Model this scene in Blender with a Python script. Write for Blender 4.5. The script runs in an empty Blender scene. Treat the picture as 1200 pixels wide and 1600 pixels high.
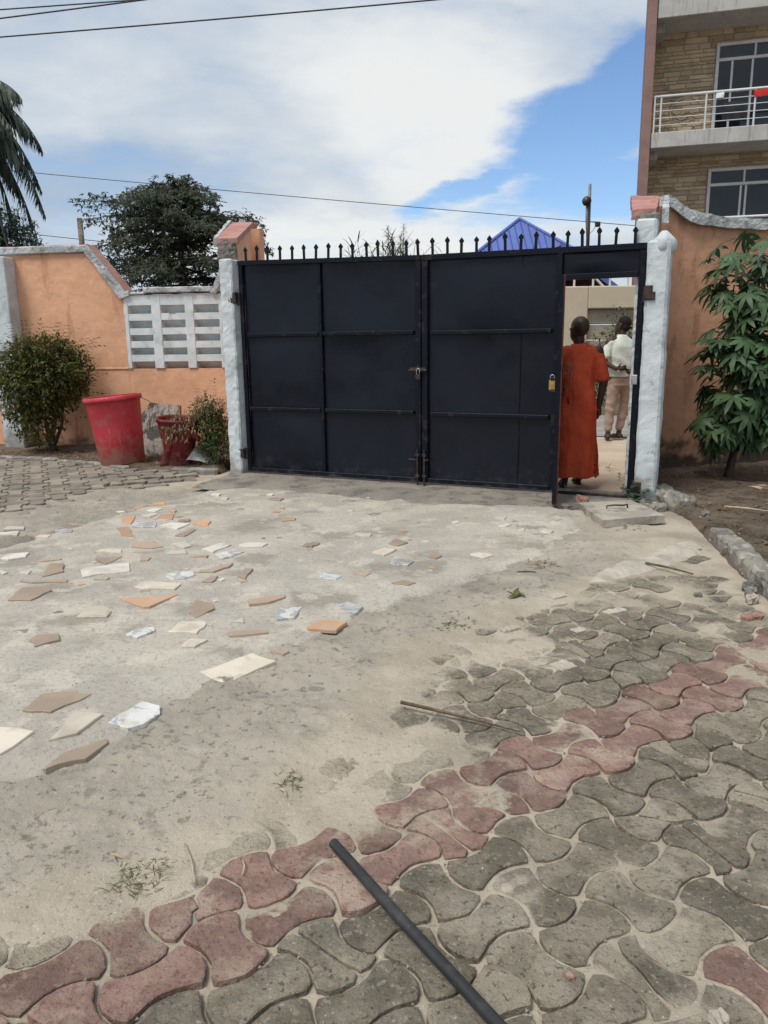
import bpy, bmesh, math, random
import numpy as np
from mathutils import Vector, Matrix, noise as mnoise
SC = bpy.context.scene
COL = SC.collection
R = math.radians
random.seed(7)

# ---------------------------------------------------------------- camera
F_PX, PITCH, ROLL, CAM_H = 1200.0, math.atan(265/1200), 0.013, 1.5
_R0 = Vector((1, 0, 0)); _F = Vector((0, math.cos(PITCH), -math.sin(PITCH))); _U = Vector((0, math.sin(PITCH), math.cos(PITCH)))
_r = math.cos(ROLL)*_R0 - math.sin(ROLL)*_U; _u = math.sin(ROLL)*_R0 + math.cos(ROLL)*_U
cd = bpy.data.cameras.new('camera'); cam = bpy.data.objects.new('camera', cd); COL.objects.link(cam)
cd.sensor_fit = 'VERTICAL'; cd.sensor_height = 36; cd.lens = 27.0; cd.clip_start = 0.05; cd.clip_end = 3000
m3 = Matrix((_r, _u, -_F)).transposed()
cam.matrix_world = Matrix.Translation((0, 0, CAM_H)) @ m3.to_4x4()
SC.camera = cam

# ---------------------------------------------------------------- light, sky, exposure
SUN_EL, SUN_AZ = 60, -132          # degrees; azimuth from +Y towards +X
SUN_W, SKY_W, EXPO = 1.75, 0.085, 0.85
SC.view_settings.view_transform = 'Standard'
SC.view_settings.look = 'None'
SC.view_settings.exposure = EXPO
SC.view_settings.gamma = 1.0
SC.view_settings.use_curve_mapping = False
sd = bpy.data.lights.new('sun', 'SUN'); sun = bpy.data.objects.new('sun', sd); COL.objects.link(sun)
sd.energy = SUN_W; sd.angle = R(24); sd.color = (1.0, 0.95, 0.87)
sv = Vector((math.sin(R(SUN_AZ))*math.cos(R(SUN_EL)), math.cos(R(SUN_AZ))*math.cos(R(SUN_EL)), math.sin(R(SUN_EL))))
sun.rotation_euler = sv.to_track_quat('Z', 'Y').to_euler(); sun.location = (0, 0, 30)

W = bpy.data.worlds.new('World'); SC.world = W; W.use_nodes = True
nt = W.node_tree; nt.nodes.clear()
def wn(t, **k):
    n = nt.nodes.new(t)
    for a, b in k.items(): setattr(n, a, b)
    return n
def wm(op, a, b=None, c=None, clamp=False):
    n = wn('ShaderNodeMath', operation=op); n.use_clamp = clamp
    for i, v in enumerate((a, b, c)):
        if v is None: continue
        if isinstance(v, (int, float)): n.inputs[i].default_value = v
        else: nt.links.new(v, n.inputs[i])
    return n.outputs[0]
def wsm(v, lo, hi, a=0.0, b=1.0):
    n = wn('ShaderNodeMapRange', interpolation_type='SMOOTHSTEP')
    nt.links.new(v, n.inputs[0])
    for i, x in enumerate((lo, hi, a, b)): n.inputs[i+1].default_value = x
    return n.outputs[0]
def wnoise(vec, scale, detail=6, rough=0.55, dist=0.0):
    n = wn('ShaderNodeTexNoise'); nt.links.new(vec, n.inputs['Vector'])
    n.inputs['Scale'].default_value = scale; n.inputs['Detail'].default_value = detail
    n.inputs['Roughness'].default_value = rough; n.inputs['Distortion'].default_value = dist
    return n.outputs['Fac']
sky = wn('ShaderNodeTexSky'); sky.sky_type = 'NISHITA'; sky.sun_disc = False
sky.sun_elevation = R(SUN_EL); sky.sun_rotation = R(SUN_AZ); sky.dust_density = 0.2; sky.ozone_density = 6.0
tc = wn('ShaderNodeTexCoord')
D0 = tc.outputs['Generated']
wn1 = wn('ShaderNodeTexNoise'); wst = wn('ShaderNodeVectorMath', operation='MULTIPLY'); nt.links.new(D0, wst.inputs[0]); wst.inputs[1].default_value = (1, 1, 3.0)
nt.links.new(wst.outputs[0], wn1.inputs['Vector']); wn1.inputs['Scale'].default_value = 4.5; wn1.inputs['Detail'].default_value = 7; wn1.inputs['Roughness'].default_value = .55
wv1 = wn('ShaderNodeVectorMath', operation='SUBTRACT'); nt.links.new(wn1.outputs['Color'], wv1.inputs[0]); wv1.inputs[1].default_value = (.5, .5, .5)
wv2 = wn('ShaderNodeVectorMath', operation='MULTIPLY'); nt.links.new(wv1.outputs[0], wv2.inputs[0]); wv2.inputs[1].default_value = (.24, .24, .10)
wv3 = wn('ShaderNodeVectorMath', operation='ADD'); nt.links.new(D0, wv3.inputs[0]); nt.links.new(wv2.outputs[0], wv3.inputs[1])
D = wv3.outputs[0]                                       # ragged direction: breaks up every cloud edge
sx = wn('ShaderNodeSeparateXYZ'); nt.links.new(D0, sx.inputs[0])
X_, Y_, Z_ = sx.outputs
zc = wm('ADD', wm('MAXIMUM', Z_, 0.0), 0.16)
cmb = wn('ShaderNodeCombineXYZ')
nt.links.new(wm('DIVIDE', X_, zc), cmb.inputs[0]); nt.links.new(wm('DIVIDE', Y_, zc), cmb.inputs[1])
P_ = cmb.outputs[0]
n_big = wnoise(P_, 0.55, 7, 0.55, 0.6)
n_mid = wnoise(P_, 1.3, 8, 0.6, 0.4)
n_fine = wnoise(P_, 3.2, 6, 0.6, 0.2)
def blob(dx, dy, dz, rx, rz, tilt=0.0):
    """soft elliptical patch of sky round one direction (1 in the middle, 0 outside)"""
    c = Vector((dx, dy, dz)).normalized()
    right = c.cross(Vector((0, 0, 1))).normalized(); up = right.cross(c)
    r2 = math.cos(tilt)*right + math.sin(tilt)*up; u2 = -math.sin(tilt)*right + math.cos(tilt)*up
    def dot(v):
        n = wn('ShaderNodeVectorMath', operation='DOT_PRODUCT'); nt.links.new(D, n.inputs[0]); n.inputs[1].default_value = v
        return n.outputs['Value']
    f = dot(c); fr = wm('MAXIMUM', f, 0.05)
    a = wm('DIVIDE', wm('DIVIDE', dot(r2), fr), rx); b = wm('DIVIDE', wm('DIVIDE', dot(u2), fr), rz)
    r = wm('SQRT', wm('ADD', wm('MULTIPLY', a, a), wm('MULTIPLY', b, b)))
    return wm('MULTIPLY', wsm(r, 1.35, 0.35), wsm(f, 0.0, 0.2))
# openings in the overcast: the clear blue towards the right, thinner veil low at the left
hole = wm('MAXIMUM', blob(0.25, 0.95, 0.235, 0.115, 0.062, 0.25), wm('MULTIPLY', blob(0.33, 0.94, 0.17, 0.17, 0.045, 0.1), 0.9))
hole = wm('MAXIMUM', hole, wm('MULTIPLY', blob(0.145, 0.97, 0.172, 0.09, 0.017, 0.32), 0.75))
hole = wm('MAXIMUM', hole, wm('MULTIPLY', blob(0.285, 0.93, 0.285, 0.075, 0.055, 0.5), 0.85))
thin = blob(-0.32, 0.94, 0.19, 0.22, 0.05, 0.08)
cov = wm('ADD', 0.80, wm('MULTIPLY', wm('SUBTRACT', n_mid, 0.5), 1.5))
cov = wm('ADD', cov, wm('MULTIPLY', wm('SUBTRACT', n_big, 0.5), 0.8))
n_wisp = wnoise(P_, 2.2, 9, .62, .8)
cov = wm('ADD', cov, wm('MULTIPLY', wm('SUBTRACT', n_wisp, 0.5), 1.1))
cov = wm('SUBTRACT', cov, wm('MULTIPLY', hole, 1.15))
cov = wm('SUBTRACT', cov, wm('MULTIPLY', thin, 0.30))
mask = wsm(cov, -0.05, 0.85)
mask = wm('MULTIPLY', mask, 0.96)
# cloud tone: pale grey tops, slate bases
tone = wm('ADD', wm('MULTIPLY', n_big, 0.75), wm('MULTIPLY', n_fine, 0.25))
bright = wm('MAXIMUM', blob(0.10, 0.96, 0.235, 0.20, 0.09, -0.5), blob(0.02, 0.99, 0.125, 0.30, 0.035))
tone = wm('ADD', wm('SUBTRACT', tone, wm('MULTIPLY', thin, 0.16)), wm('MULTIPLY', bright, 0.22))
tone = wsm(tone, 0.28, 0.74)
mixc = wn('ShaderNodeMix', data_type='RGBA'); nt.links.new(tone, mixc.inputs['Factor'])
mixc.inputs['A'].default_value = (0.29, 0.36, 0.45, 1); mixc.inputs['B'].default_value = (0.60, 0.61, 0.60, 1)
bg1 = wn('ShaderNodeBackground'); nt.links.new(sky.outputs[0], bg1.inputs[0]); bg1.inputs[1].default_value = SKY_W
bg2 = wn('ShaderNodeBackground'); nt.links.new(mixc.outputs['Result'], bg2.inputs[0]); bg2.inputs[1].default_value = 0.80
mx = wn('ShaderNodeMixShader'); nt.links.new(mask, mx.inputs[0]); nt.links.new(bg1.outputs[0], mx.inputs[1]); nt.links.new(bg2.outputs[0], mx.inputs[2])
wo = wn('ShaderNodeOutputWorld'); nt.links.new(mx.outputs[0], wo.inputs[0])

# ---------------------------------------------------------------- helpers: naming
def tag(o, label=None, cat=None, group=None, kind=None):
    if label: o['label'] = label
    if cat: o['category'] = cat
    if group: o['group'] = group
    if kind: o['kind'] = kind
    return o
def thing(name, label, cat, loc=(0, 0, 0), rz=0.0, group=None):
    o = bpy.data.objects.new(name, None); COL.objects.link(o)
    o.location = loc; o.rotation_euler = (0, 0, rz); o.empty_display_size = 0.1
    return tag(o, label, cat, group)
def link(name, me, mat=None, parent=None, loc=None, rot=None):
    o = bpy.data.objects.new(name, me); COL.objects.link(o)
    if mat is not None and not me.materials: me.materials.append(mat)
    if parent: o.parent = parent
    if loc: o.location = loc
    if rot: o.rotation_euler = rot
    return o
def copy_tree(o, parent=None):
    c = o.copy(); COL.objects.link(c)
    if parent: c.parent = parent
    for ch in list(o.children): copy_tree(ch, c)
    return c

# ---------------------------------------------------------------- helpers: meshes
class MB:
    def __init__(s): s.v = []; s.f = []
    def add(s, vs, fs):
        n = len(s.v); s.v += [tuple(p) for p in vs]; s.f += [tuple(i+n for i in q) for q in fs]; return s
    def box(s, a, b, ch=0.004, M=None):
        x0, y0, z0 = a; x1, y1, z1 = b
        ch = min(ch, (x1-x0)*.4, (y1-y0)*.4, (z1-z0)*.4)
        vs = []; idx = {}
        for i in (0, 1):
            for j in (0, 1):
                for k in (0, 1):
                    X, Y, Z = (x0, x1)[i], (y0, y1)[j], (z0, z1)[k]
                    dx, dy, dz = (ch, -ch)[i], (ch, -ch)[j], (ch, -ch)[k]
                    idx[i, j, k] = len(vs)
                    vs += [(X, Y+dy, Z+dz), (X+dx, Y, Z+dz), (X+dx, Y+dy, Z)]
        I = lambda i, j, k, a: idx[i, j, k]+a
        fs = []
        for s_ in (0, 1):
            fs.append([I(s_, 0, 0, 0), I(s_, 1, 0, 0), I(s_, 1, 1, 0), I(s_, 0, 1, 0)])
            fs.append([I(0, s_, 0, 1), I(1, s_, 0, 1), I(1, s_, 1, 1), I(0, s_, 1, 1)])
            fs.append([I(0, 0, s_, 2), I(1, 0, s_, 2), I(1, 1, s_, 2), I(0, 1, s_, 2)])
        for p in (0, 1):
            for q in (0, 1):
                fs.append([I(0, p, q, 1), I(1, p, q, 1), I(1, p, q, 2), I(0, p, q, 2)])
                fs.append([I(p, 0, q, 0), I(p, 1, q, 0), I(p, 1, q, 2), I(p, 0, q, 2)])
                fs.append([I(p, q, 0, 0), I(p, q, 1, 0), I(p, q, 1, 1), I(p, q, 0, 1)])
        for c in idx.values(): fs.append([c, c+1, c+2])
        if M is not None: vs = [M @ Vector(p) for p in vs]
        return s.add(vs, fs)
    def tube(s, path, rad, n=8, caps=True):
        path = [Vector(p) for p in path]; L = len(path)
        rad = [float(r_) for r_ in rad] if hasattr(rad, "__len__") else [float(rad)]*L
        vs = []; fs = []; prev = None
        for i, p in enumerate(path):
            t = (path[min(i+1, L-1)]-path[max(i-1, 0)]).normalized()
            if prev is None:
                a = Vector((0, 0, 1)) if abs(t.z) < .9 else Vector((1, 0, 0))
                x = t.cross(a).normalized()
            else: x = (prev-t*prev.dot(t)).normalized()
            prev = x; y = t.cross(x)
            for k in range(n):
                q = 2*math.pi*k/n; vs.append(p+rad[i]*(math.cos(q)*x+math.sin(q)*y))
        for i in range(L-1):
            for k in range(n):
                fs.append((i*n+k, i*n+(k+1) % n, (i+1)*n+(k+1) % n, (i+1)*n+k))
        if caps: fs.append(tuple(range(n-1, -1, -1))); fs.append(tuple((L-1)*n+k for k in range(n)))
        return s.add(vs, fs)
    def lathe(s, prof, n=24, M=None, caps=False):
        vs = []; fs = []
        for r, z in prof:
            for k in range(n):
                q = 2*math.pi*k/n; vs.append((r*math.cos(q), r*math.sin(q), z))
        for i in range(len(prof)-1):
            for k in range(n): fs.append((i*n+k, i*n+(k+1) % n, (i+1)*n+(k+1) % n, (i+1)*n+k))
        if caps: fs.append(tuple(range(n))); fs.append(tuple((len(prof)-1)*n+k for k in range(n)))
        if M is not None: vs = [M @ Vector(p) for p in vs]
        return s.add(vs, fs)
    def prism(s, poly, a, b, axis='z', M=None):
        """extrude a 2-D outline: axis z -> (x,y) outline between z=a..b; axis y -> (x,z) outline between y=a..b"""
        n = len(poly)
        mk = (lambda p, h: (p[0], p[1], h)) if axis == 'z' else ((lambda p, h: (p[0], h, p[1])) if axis == 'y' else (lambda p, h: (h, p[0], p[1])))
        vs = [mk(p, a) for p in poly]+[mk(p, b) for p in poly]
        fs = [tuple(range(n)), tuple(range(2*n-1, n-1, -1))]+[(i, (i+1) % n, n+(i+1) % n, n+i) for i in range(n)]
        if M is not None: vs = [M @ Vector(p) for p in vs]
        return s.add(vs, fs)
    def build(s, name, mat, parent=None, smooth=False, recalc=True, loc=None, rot=None, sub=0.0, rough=0.0, rs=3.0):
        me = bpy.data.meshes.new(name); me.from_pydata(s.v, [], s.f)
        if recalc or sub:
            bm = bmesh.new(); bm.from_mesh(me)
            if sub:
                bmesh.ops.triangulate(bm, faces=[f for f in bm.faces if len(f.verts) > 4])
                for _ in range(7):
                    es = [e for e in bm.edges if e.calc_length() > sub]
                    if not es: break
                    bmesh.ops.subdivide_edges(bm, edges=es, cuts=1, use_grid_fill=True)
            if recalc: bmesh.ops.recalc_face_normals(bm, faces=bm.faces)
            if rough:
                bm.normal_update()
                off = Vector((len(name)*3.7, len(s.v) % 31, 3.3))
                for v in bm.verts:
                    q = v.co*rs+off
                    v.co += v.normal*rough*(mnoise.noise(q)+.6*mnoise.noise(q*3.1)+.35*mnoise.noise(q*8))
            bm.to_mesh(me); bm.free()
        if smooth: me.polygons.foreach_set('use_smooth', [True]*len(me.polygons))
        return link(name, me, mat, parent, loc, rot)

def np_mesh(name, V, Fq, mat, parent=None, smooth=True):
    me = bpy.data.meshes.new(name)
    V = np.asarray(V, np.float32); Fq = np.asarray(Fq, np.int32); k = Fq.shape[1]
    me.vertices.add(len(V)); me.vertices.foreach_set('co', V.ravel())
    me.loops.add(Fq.size); me.loops.foreach_set('vertex_index', Fq.ravel())
    me.polygons.add(len(Fq)); me.polygons.foreach_set('loop_start', np.arange(0, Fq.size, k, dtype=np.int32))
    if smooth: me.polygons.foreach_set('use_smooth', np.ones(len(Fq), bool))
    me.update(calc_edges=True)
    return link(name, me, mat, parent)

_tab = np.random.RandomState(3).rand(256, 256)
def vnoise(x, y):
    xi = np.floor(x).astype(int); yi = np.floor(y).astype(int); fx = x-xi; fy = y-yi
    fx = fx*fx*(3-2*fx); fy = fy*fy*(3-2*fy)
    t = lambda a, b: _tab[a & 255, b & 255]
    return (t(xi, yi)*(1-fx)+t(xi+1, yi)*fx)*(1-fy)+(t(xi, yi+1)*(1-fx)+t(xi+1, yi+1)*fx)*fy
def fbm(x, y, oct=4, gain=.5):
    x = np.asarray(x, float); y = np.asarray(y, float); s = 0; a = 1; tot = 0
    for o in range(oct):
        s = s+a*(vnoise(x*(2**o)+17.3*o, y*(2**o)+9.1*o)-.5); tot += a; a *= gain
    return s/tot*2
def inside(px, py, poly):
    px = np.asarray(px, float); py = np.asarray(py, float); c = np.zeros(px.shape, bool); n = len(poly)
    for i in range(n):
        x1, y1 = poly[i]; x2, y2 = poly[(i+1) % n]
        if y1 == y2: continue
        k = ((y1 > py) != (y2 > py)) & (px < (x2-x1)*(py-y1)/(y2-y1)+x1); c ^= k
    return c
def dist_line(px, py, pts, closed=False):
    px = np.asarray(px, float); py = np.asarray(py, float); d = np.full(px.shape, 1e9); n = len(pts)
    for i in range(n if closed else n-1):
        x1, y1 = pts[i]; x2, y2 = pts[(i+1) % n]; dx, dy = x2-x1, y2-y1
        t = np.clip(((px-x1)*dx+(py-y1)*dy)/(dx*dx+dy*dy+1e-12), 0, 1)
        d = np.minimum(d, np.hypot(px-x1-t*dx, py-y1-t*dy))
    return d
def sstep(x, a, b):
    t = np.clip((np.asarray(x, float)-a)/(b-a), 0, 1); return t*t*(3-2*t)

# ---------------------------------------------------------------- helpers: materials
class Mat:
    def __init__(s, name, rough=0.8, spec=0.3, coord='pos'):
        s.m = bpy.data.materials.new(name); s.m.use_nodes = True; s.t = s.m.node_tree; s.b = s.t.nodes['Principled BSDF']
        s.b.inputs['Roughness'].default_value = rough; s.b.inputs['Specular IOR Level'].default_value = spec
        if coord == 'pos': s.co = s.n('ShaderNodeNewGeometry').outputs['Position']
        else: s.co = s.n('ShaderNodeTexCoord').outputs['Object']
        s.c = None; s.bumpn = None
    def n(s, t, **k):
        q = s.t.nodes.new(t)
        for a, b in k.items(): setattr(q, a, b)
        return q
    def l(s, a, b): s.t.links.new(a, b)
    def noise(s, scale, detail=5, rough=.6, dist=0, stretch=None):
        q = s.n('ShaderNodeTexNoise'); q.inputs['Scale'].default_value = scale; q.inputs['Detail'].default_value = detail
        q.inputs['Roughness'].default_value = rough; q.inputs['Distortion'].default_value = dist
        if stretch:
            mp = s.n('ShaderNodeMapping'); mp.inputs['Scale'].default_value = stretch; s.l(s.co, mp.inputs[0]); s.l(mp.outputs[0], q.inputs['Vector'])
        else: s.l(s.co, q.inputs['Vector'])
        return s.math('ADD', s.math('MULTIPLY', q.outputs['Fac'], 2.1), -.55)
    def rng(s, v, lo, hi, a=0., b=1.):
        q = s.n('ShaderNodeMapRange'); q.interpolation_type = 'SMOOTHSTEP'; s.l(v, q.inputs[0])
        for i, x in enumerate((lo, hi, a, b)): q.inputs[i+1].default_value = x
        return q.outputs[0]
    def math(s, op, a, b=0.):
        q = s.n('ShaderNodeMath', operation=op)
        for i, v in enumerate((a, b)):
            if isinstance(v, (int, float)): q.inputs[i].default_value = v
            else: s.l(v, q.inputs[i])
        return q.outputs[0]
    def mix(s, fac, a, b):
        q = s.n('ShaderNodeMix', data_type='RGBA')
        for nm, v in (('Factor', fac), ('A', a), ('B', b)):
            if isinstance(v, (int, float)): q.inputs[nm].default_value = v
            elif isinstance(v, tuple): q.inputs[nm].default_value = (*v, 1) if len(v) == 3 else v
            else: s.l(v, q.inputs[nm])
        return q.outputs['Result']
    def base(s, c1, c2=None, scale=2., lo=.35, hi=.65, **k):
        s.c = c1 if c2 is None else s.mix(s.rng(s.noise(scale, **k), lo, hi), c1, c2); return s
    def over(s, col, scale, lo, hi, amt=1., **k):
        s.c = s.mix(s.rng(s.noise(scale, **k), lo, hi, 0, amt), s.c, col); return s
    def rnd(s, a=.8, b=1.15):
        oi = s.n('ShaderNodeObjectInfo'); v = s.rng(oi.outputs['Random'], 0, 1, a, b)
        q = s.n('ShaderNodeMix', data_type='RGBA', blend_type='MULTIPLY'); q.inputs['Factor'].default_value = 1
        cb = s.n('ShaderNodeCombineXYZ')
        for i in range(3): s.l(v, cb.inputs[i])
        if isinstance(s.c, tuple): q.inputs['A'].default_value = (*s.c, 1)
        else: s.l(s.c, q.inputs['A'])
        s.l(cb.outputs[0], q.inputs['B']); s.c = q.outputs['Result']; return s
    def speck(s, col, scale, size, amt=1.):
        q = s.n('ShaderNodeTexVoronoi'); q.inputs['Scale'].default_value = scale; s.l(s.co, q.inputs['Vector'])
        sel = s.math('GREATER_THAN', s.n_sep(q.outputs['Color']), .72)
        f = s.math('MULTIPLY', s.rng(q.outputs['Distance'], size, size*.6, 0, amt), sel)
        s.c = s.mix(f, s.c, col); return s
    def n_sep(s, v):
        q = s.n('ShaderNodeSeparateColor'); s.l(v, q.inputs[0]); return q.outputs[0]
    def low(s, col, z0, z1, amt=.8, scale=3.):
        """stain rising from the foot of the thing, ragged"""
        q = s.n('ShaderNodeSeparateXYZ'); g = s.n('ShaderNodeNewGeometry'); s.l(g.outputs['Position'], q.inputs[0])
        h = s.math('ADD', q.outputs[2], s.math('MULTIPLY', s.math('SUBTRACT', s.noise(scale, 6), .5), (z1-z0)*1.6))
        s.c = s.mix(s.rng(h, z1, z0, 0, amt), s.c, col); return s
    def dust(s, col=(.42, .37, .295)):
        a = s.n('ShaderNodeAttribute'); a.attribute_name = 'dust'
        f = s.math('ADD', a.outputs['Fac'], s.math('MULTIPLY', s.math('SUBTRACT', s.noise(28, 8), .5), .7)); g = s.math('MULTIPLY', s.rng(f, .30, .85), .92)
        s.c = s.mix(g, s.c, col); return s
    def bump(s, scale, strength, dist=.01, detail=6, **k):
        q = s.n('ShaderNodeBump'); q.inputs['Strength'].default_value = strength; q.inputs['Distance'].default_value = dist
        s.l(s.noise(scale, detail, **k), q.inputs['Height'])
        if s.bumpn is not None: s.l(s.bumpn, q.inputs['Normal'])
        s.bumpn = q.outputs[0]; return s
    def roughvar(s, scale, a, b):
        s.l(s.rng(s.noise(scale), .3, .7, a, b), s.b.inputs['Roughness']); return s
    def done(s):
        if isinstance(s.c, tuple): s.b.inputs['Base Color'].default_value = (*s.c, 1)
        elif s.c is not None: s.l(s.c, s.b.inputs['Base Color'])
        if s.bumpn is not None: s.l(s.bumpn, s.b.inputs['Normal'])
        return s.m

M = {}
q = Mat('yard_sand', .95, .12)
q.base((.43, .375, .30), (.355, .31, .245), 2.2).over((.25, .22, .175), 1.1, .6, .85, .6).over((.2, .175, .14), 60, .70, .85, .6).over((.56, .51, .44), 95, .74, .86, .7)
sandcol = q.c
q.base((.365, .33, .275), (.30, .27, .225), .9).over((.155, .14, .118), .62, .55, .85, .85, detail=8).over((.42, .38, .315), 2.4, .62, .85, .6).over((.13, .115, .095), 30, .66, .82, .7).over((.155, .14, .115), 11, .66, .85, .6, detail=9).over((.5, .46, .4), 80, .76, .86, .6)
at_ = q.n('ShaderNodeAttribute'); at_.attribute_name = 'bare'
q.c = q.mix(at_.outputs['Fac'], sandcol, q.c)
q.bump(42, .55, .008, 8).bump(170, .6, .004)
M['sand'] = q.done()
M['joint_sand'] = (Mat('joint_sand', .95, .12).base((.40, .345, .265), (.32, .275, .21), 2.2).bump(60, .6, .008, 8).done())
M['slab'] = (Mat('slab_concrete', .93, .2).base((.435, .40, .345), (.365, .335, .29), 1.3).over((.25, .225, .19), 1.6, .56, .76, .75, detail=8)
    .over((.52, .475, .405), 4.5, .58, .74, .6).over((.22, .195, .16), 45, .63, .73, .45).bump(26, .5, .012, 9).bump(160, .5, .003).done())
M['threshold'] = (Mat('threshold_concrete', .95, .15).base((.30, .27, .23), (.235, .215, .19), 3).over((.13, .12, .105), 5, .58, .72, .6)
    .speck((.4, .37, .32), 60, .35, .7).bump(50, .8, .015, 8).bump(150, .5, .005).done())
M['brick_red'] = (Mat('brick_scrap', .9, .15).base((.30, .17, .13), (.24, .14, .11), 20).over((.36, .3, .25), 30, .6, .8, .6).done())
M['soil'] = (Mat('soil', .97, .1).base((.17, .13, .098), (.225, .178, .135), 1.5).over((.085, .068, .05), 3.5, .5, .7, .7)
    .over((.32, .26, .2), 50, .64, .74, .6).bump(30, .9, .02, 9).bump(120, .6, .006).done())
M['street'] = (Mat('street_sand', .95, .1).base((.5, .41, .315), (.43, .35, .27), 1.2).over((.3, .25, .2), 3, .58, .75, .5).bump(25, .5, .01, 8).done())
M['street_paving'] = (Mat('street_paving', .9, .2).base((.3, .28, .26), (.24, .225, .21), 2).bump(30, .3).done())
M['paver_grey'] = (Mat('paver_grey', .9, .2).base((.275, .24, .185), (.195, .17, .13), 7).over((.12, .112, .088), 4, .58, .8, .6).over((.36, .32, .26), 3.2, .55, .85, .7, detail=8)
    .rnd(.8, 1.25).over((.55, .50, .42), 90, .82, .92, .9).over((.07, .062, .05), 60, .64, .78, .75).over((.36, .31, .24), 30, .66, .8, .6).over((.40, .365, .31), 45, .70, .88, .6, detail=9).dust().bump(55, 1., .010, 9).bump(200, .7, .003).done())
M['paver_red'] = (Mat('paver_red', .88, .2).base((.265, .172, .142), (.20, .128, .108), 8).over((.37, .295, .235), 3.6, .48, .80, .8, detail=8).over((.13, .085, .07), 6, .6, .72, .5)
    .rnd(.82, 1.2).over((.42, .31, .25), 140, .80, .9, .8).over((.12, .06, .05), 70, .64, .78, .55).over((.34, .25, .19), 26, .68, .82, .55).dust().bump(60, .9, .008, 9).bump(200, .6, .003).done())
M['paver_far'] = (Mat('paver_far', .92, .15).base((.21, .185, .155), (.27, .235, .195), 3).over((.13, .115, .1), 1.4, .55, .7, .5).rnd(.85, 1.15).bump(60, .5, .006).done())
def tilemat(name, a, b, rough, dirt=.5, veins=None):
    q = Mat(name, rough, .4).base(a, b, 5)
    if veins: q.over(veins, 9, .50, .62, .85, detail=8, dist=1.2)
    q.over((.36, .31, .25), 7, .50, .72, dirt, detail=7)
    return q.rnd(.85, 1.12).bump(60, .2, .003).done()
M['tile_white'] = tilemat('tile_white', (.60, .57, .51), (.54, .51, .45), .5, .5)
M['tile_marble'] = tilemat('tile_marble', (.58, .575, .55), (.50, .50, .485), .4, .45, (.30, .31, .32))
M['tile_cream'] = tilemat('tile_cream', (.58, .52, .43), (.53, .47, .385), .6, .5)
M['tile_orange'] = tilemat('tile_orange', (.50, .29, .165), (.44, .265, .16), .6, .6)
M['tile_tan'] = tilemat('tile_tan', (.37, .28, .205), (.32, .25, .19), .65, .5)
M['tile_blue'] = tilemat('tile_blue', (.42, .43, .45), (.34, .36, .40), .4, .35, (.55, .55, .55))
M['orange'] = (Mat('orange_paint', .75, .25).base((.72, .405, .255), (.66, .365, .225), 1.4).over((.58, .32, .20), 2.6, .56, .74, .5, detail=8).over((.76, .47, .31), 6, .62, .74, .35).over((.50, .45, .39), 5, .97, .99, .9, detail=9).over((.30, .20, .14), 9, .95, .98, .7, detail=9)
    .over((.45, .22, .125), 1.6, .60, .78, .55, detail=8, stretch=(2.5, 2.5, .5)).low((.09, .065, .05), .0, .22, .8, 5.).bump(9, .25, .02, 7).bump(70, .25, .004).done())
M['orange_shady'] = (Mat('orange_paint_shaded', .8, .2).base((.60, .335, .215), (.52, .29, .185), 1.1).over((.33, .17, .105), 2.2, .52, .74, .6, detail=8, stretch=(2, 2, .6)).over((.62, .34, .2), 5, .62, .74, .4)  # same orange paint, base darkened for the shade on this wall; foot mould is real
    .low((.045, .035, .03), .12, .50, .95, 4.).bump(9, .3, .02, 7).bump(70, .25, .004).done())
M['white_paint'] = (Mat('white_limewash', .85, .2).base((.56, .61, .635), (.49, .535, .56), 2.5).over((.36, .38, .38), 4, .60, .82, .65, detail=9).over((.26, .265, .255), 13, .72, .88, .6, detail=9)
    .low((.22, .2, .17), .0, .35, .8, 5).bump(14, .3, .010, 8).bump(90, .3, .003).done())
M['white_block'] = (Mat('white_block', .85, .2).base((.68, .72, .74), (.60, .65, .67), 3).over((.45, .47, .47), 7, .62, .76, .6).bump(30, .3, .006).done())
M['coping'] = (Mat('coping_mortar', .9, .15).base((.50, .53, .54), (.36, .38, .385), 4).over((.22, .225, .22), 7, .55, .72, .7, detail=8).bump(20, .7, .02, 8).bump(90, .4, .004).done())
M['pink'] = (Mat('pink_cap_paint', .85, .2).base((.37, .18, .155), (.43, .24, .205), 3).over((.36, .2, .17), 6, .56, .72, .6).bump(22, .5, .015, 8).done())
M['rubble'] = (Mat('bare_concrete', .95, .1).base((.25, .23, .205), (.17, .155, .14), 8).over((.33, .31, .28), 13, .58, .72, .7).bump(18, .9, .03, 9).bump(70, .7, .008).done())
M['gate'] = (Mat('gate_enamel', .32, .32).base((.0028, .0047, .0112), (.0038, .0062, .0140), 1.5).over((.03, .028, .027), 3.5, .84, .98, .3, detail=8).roughvar(2.5, .26, .42).bump(2.2, .12, .02, 3).low((.06, .055, .05), .0, .22, .35, 11).done())
M['gate_bar'] = (Mat('gate_bar_enamel', .45, .2).base((.0030, .0047, .0105), (.0040, .0060, .0130), 3).over((.05, .035, .028), 9, .66, .78, .4, detail=8).low((.12, .1, .085), .0, .1, .5, 8).bump(60, .15, .003).done())
M['rust'] = (Mat('red_oxide', .7, .25).base((.105, .036, .025), (.07, .028, .02), 6).over((.03, .022, .02), 9, .56, .7, .7).bump(50, .3, .003).done())
M['brass'] = (Mat('brass', .42, .5).base((.56, .38, .13), (.42, .27, .09), 14).bump(60, .15, .002).done()); M['brass'].node_tree.nodes['Principled BSDF'].inputs['Metallic'].default_value = .85
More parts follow.
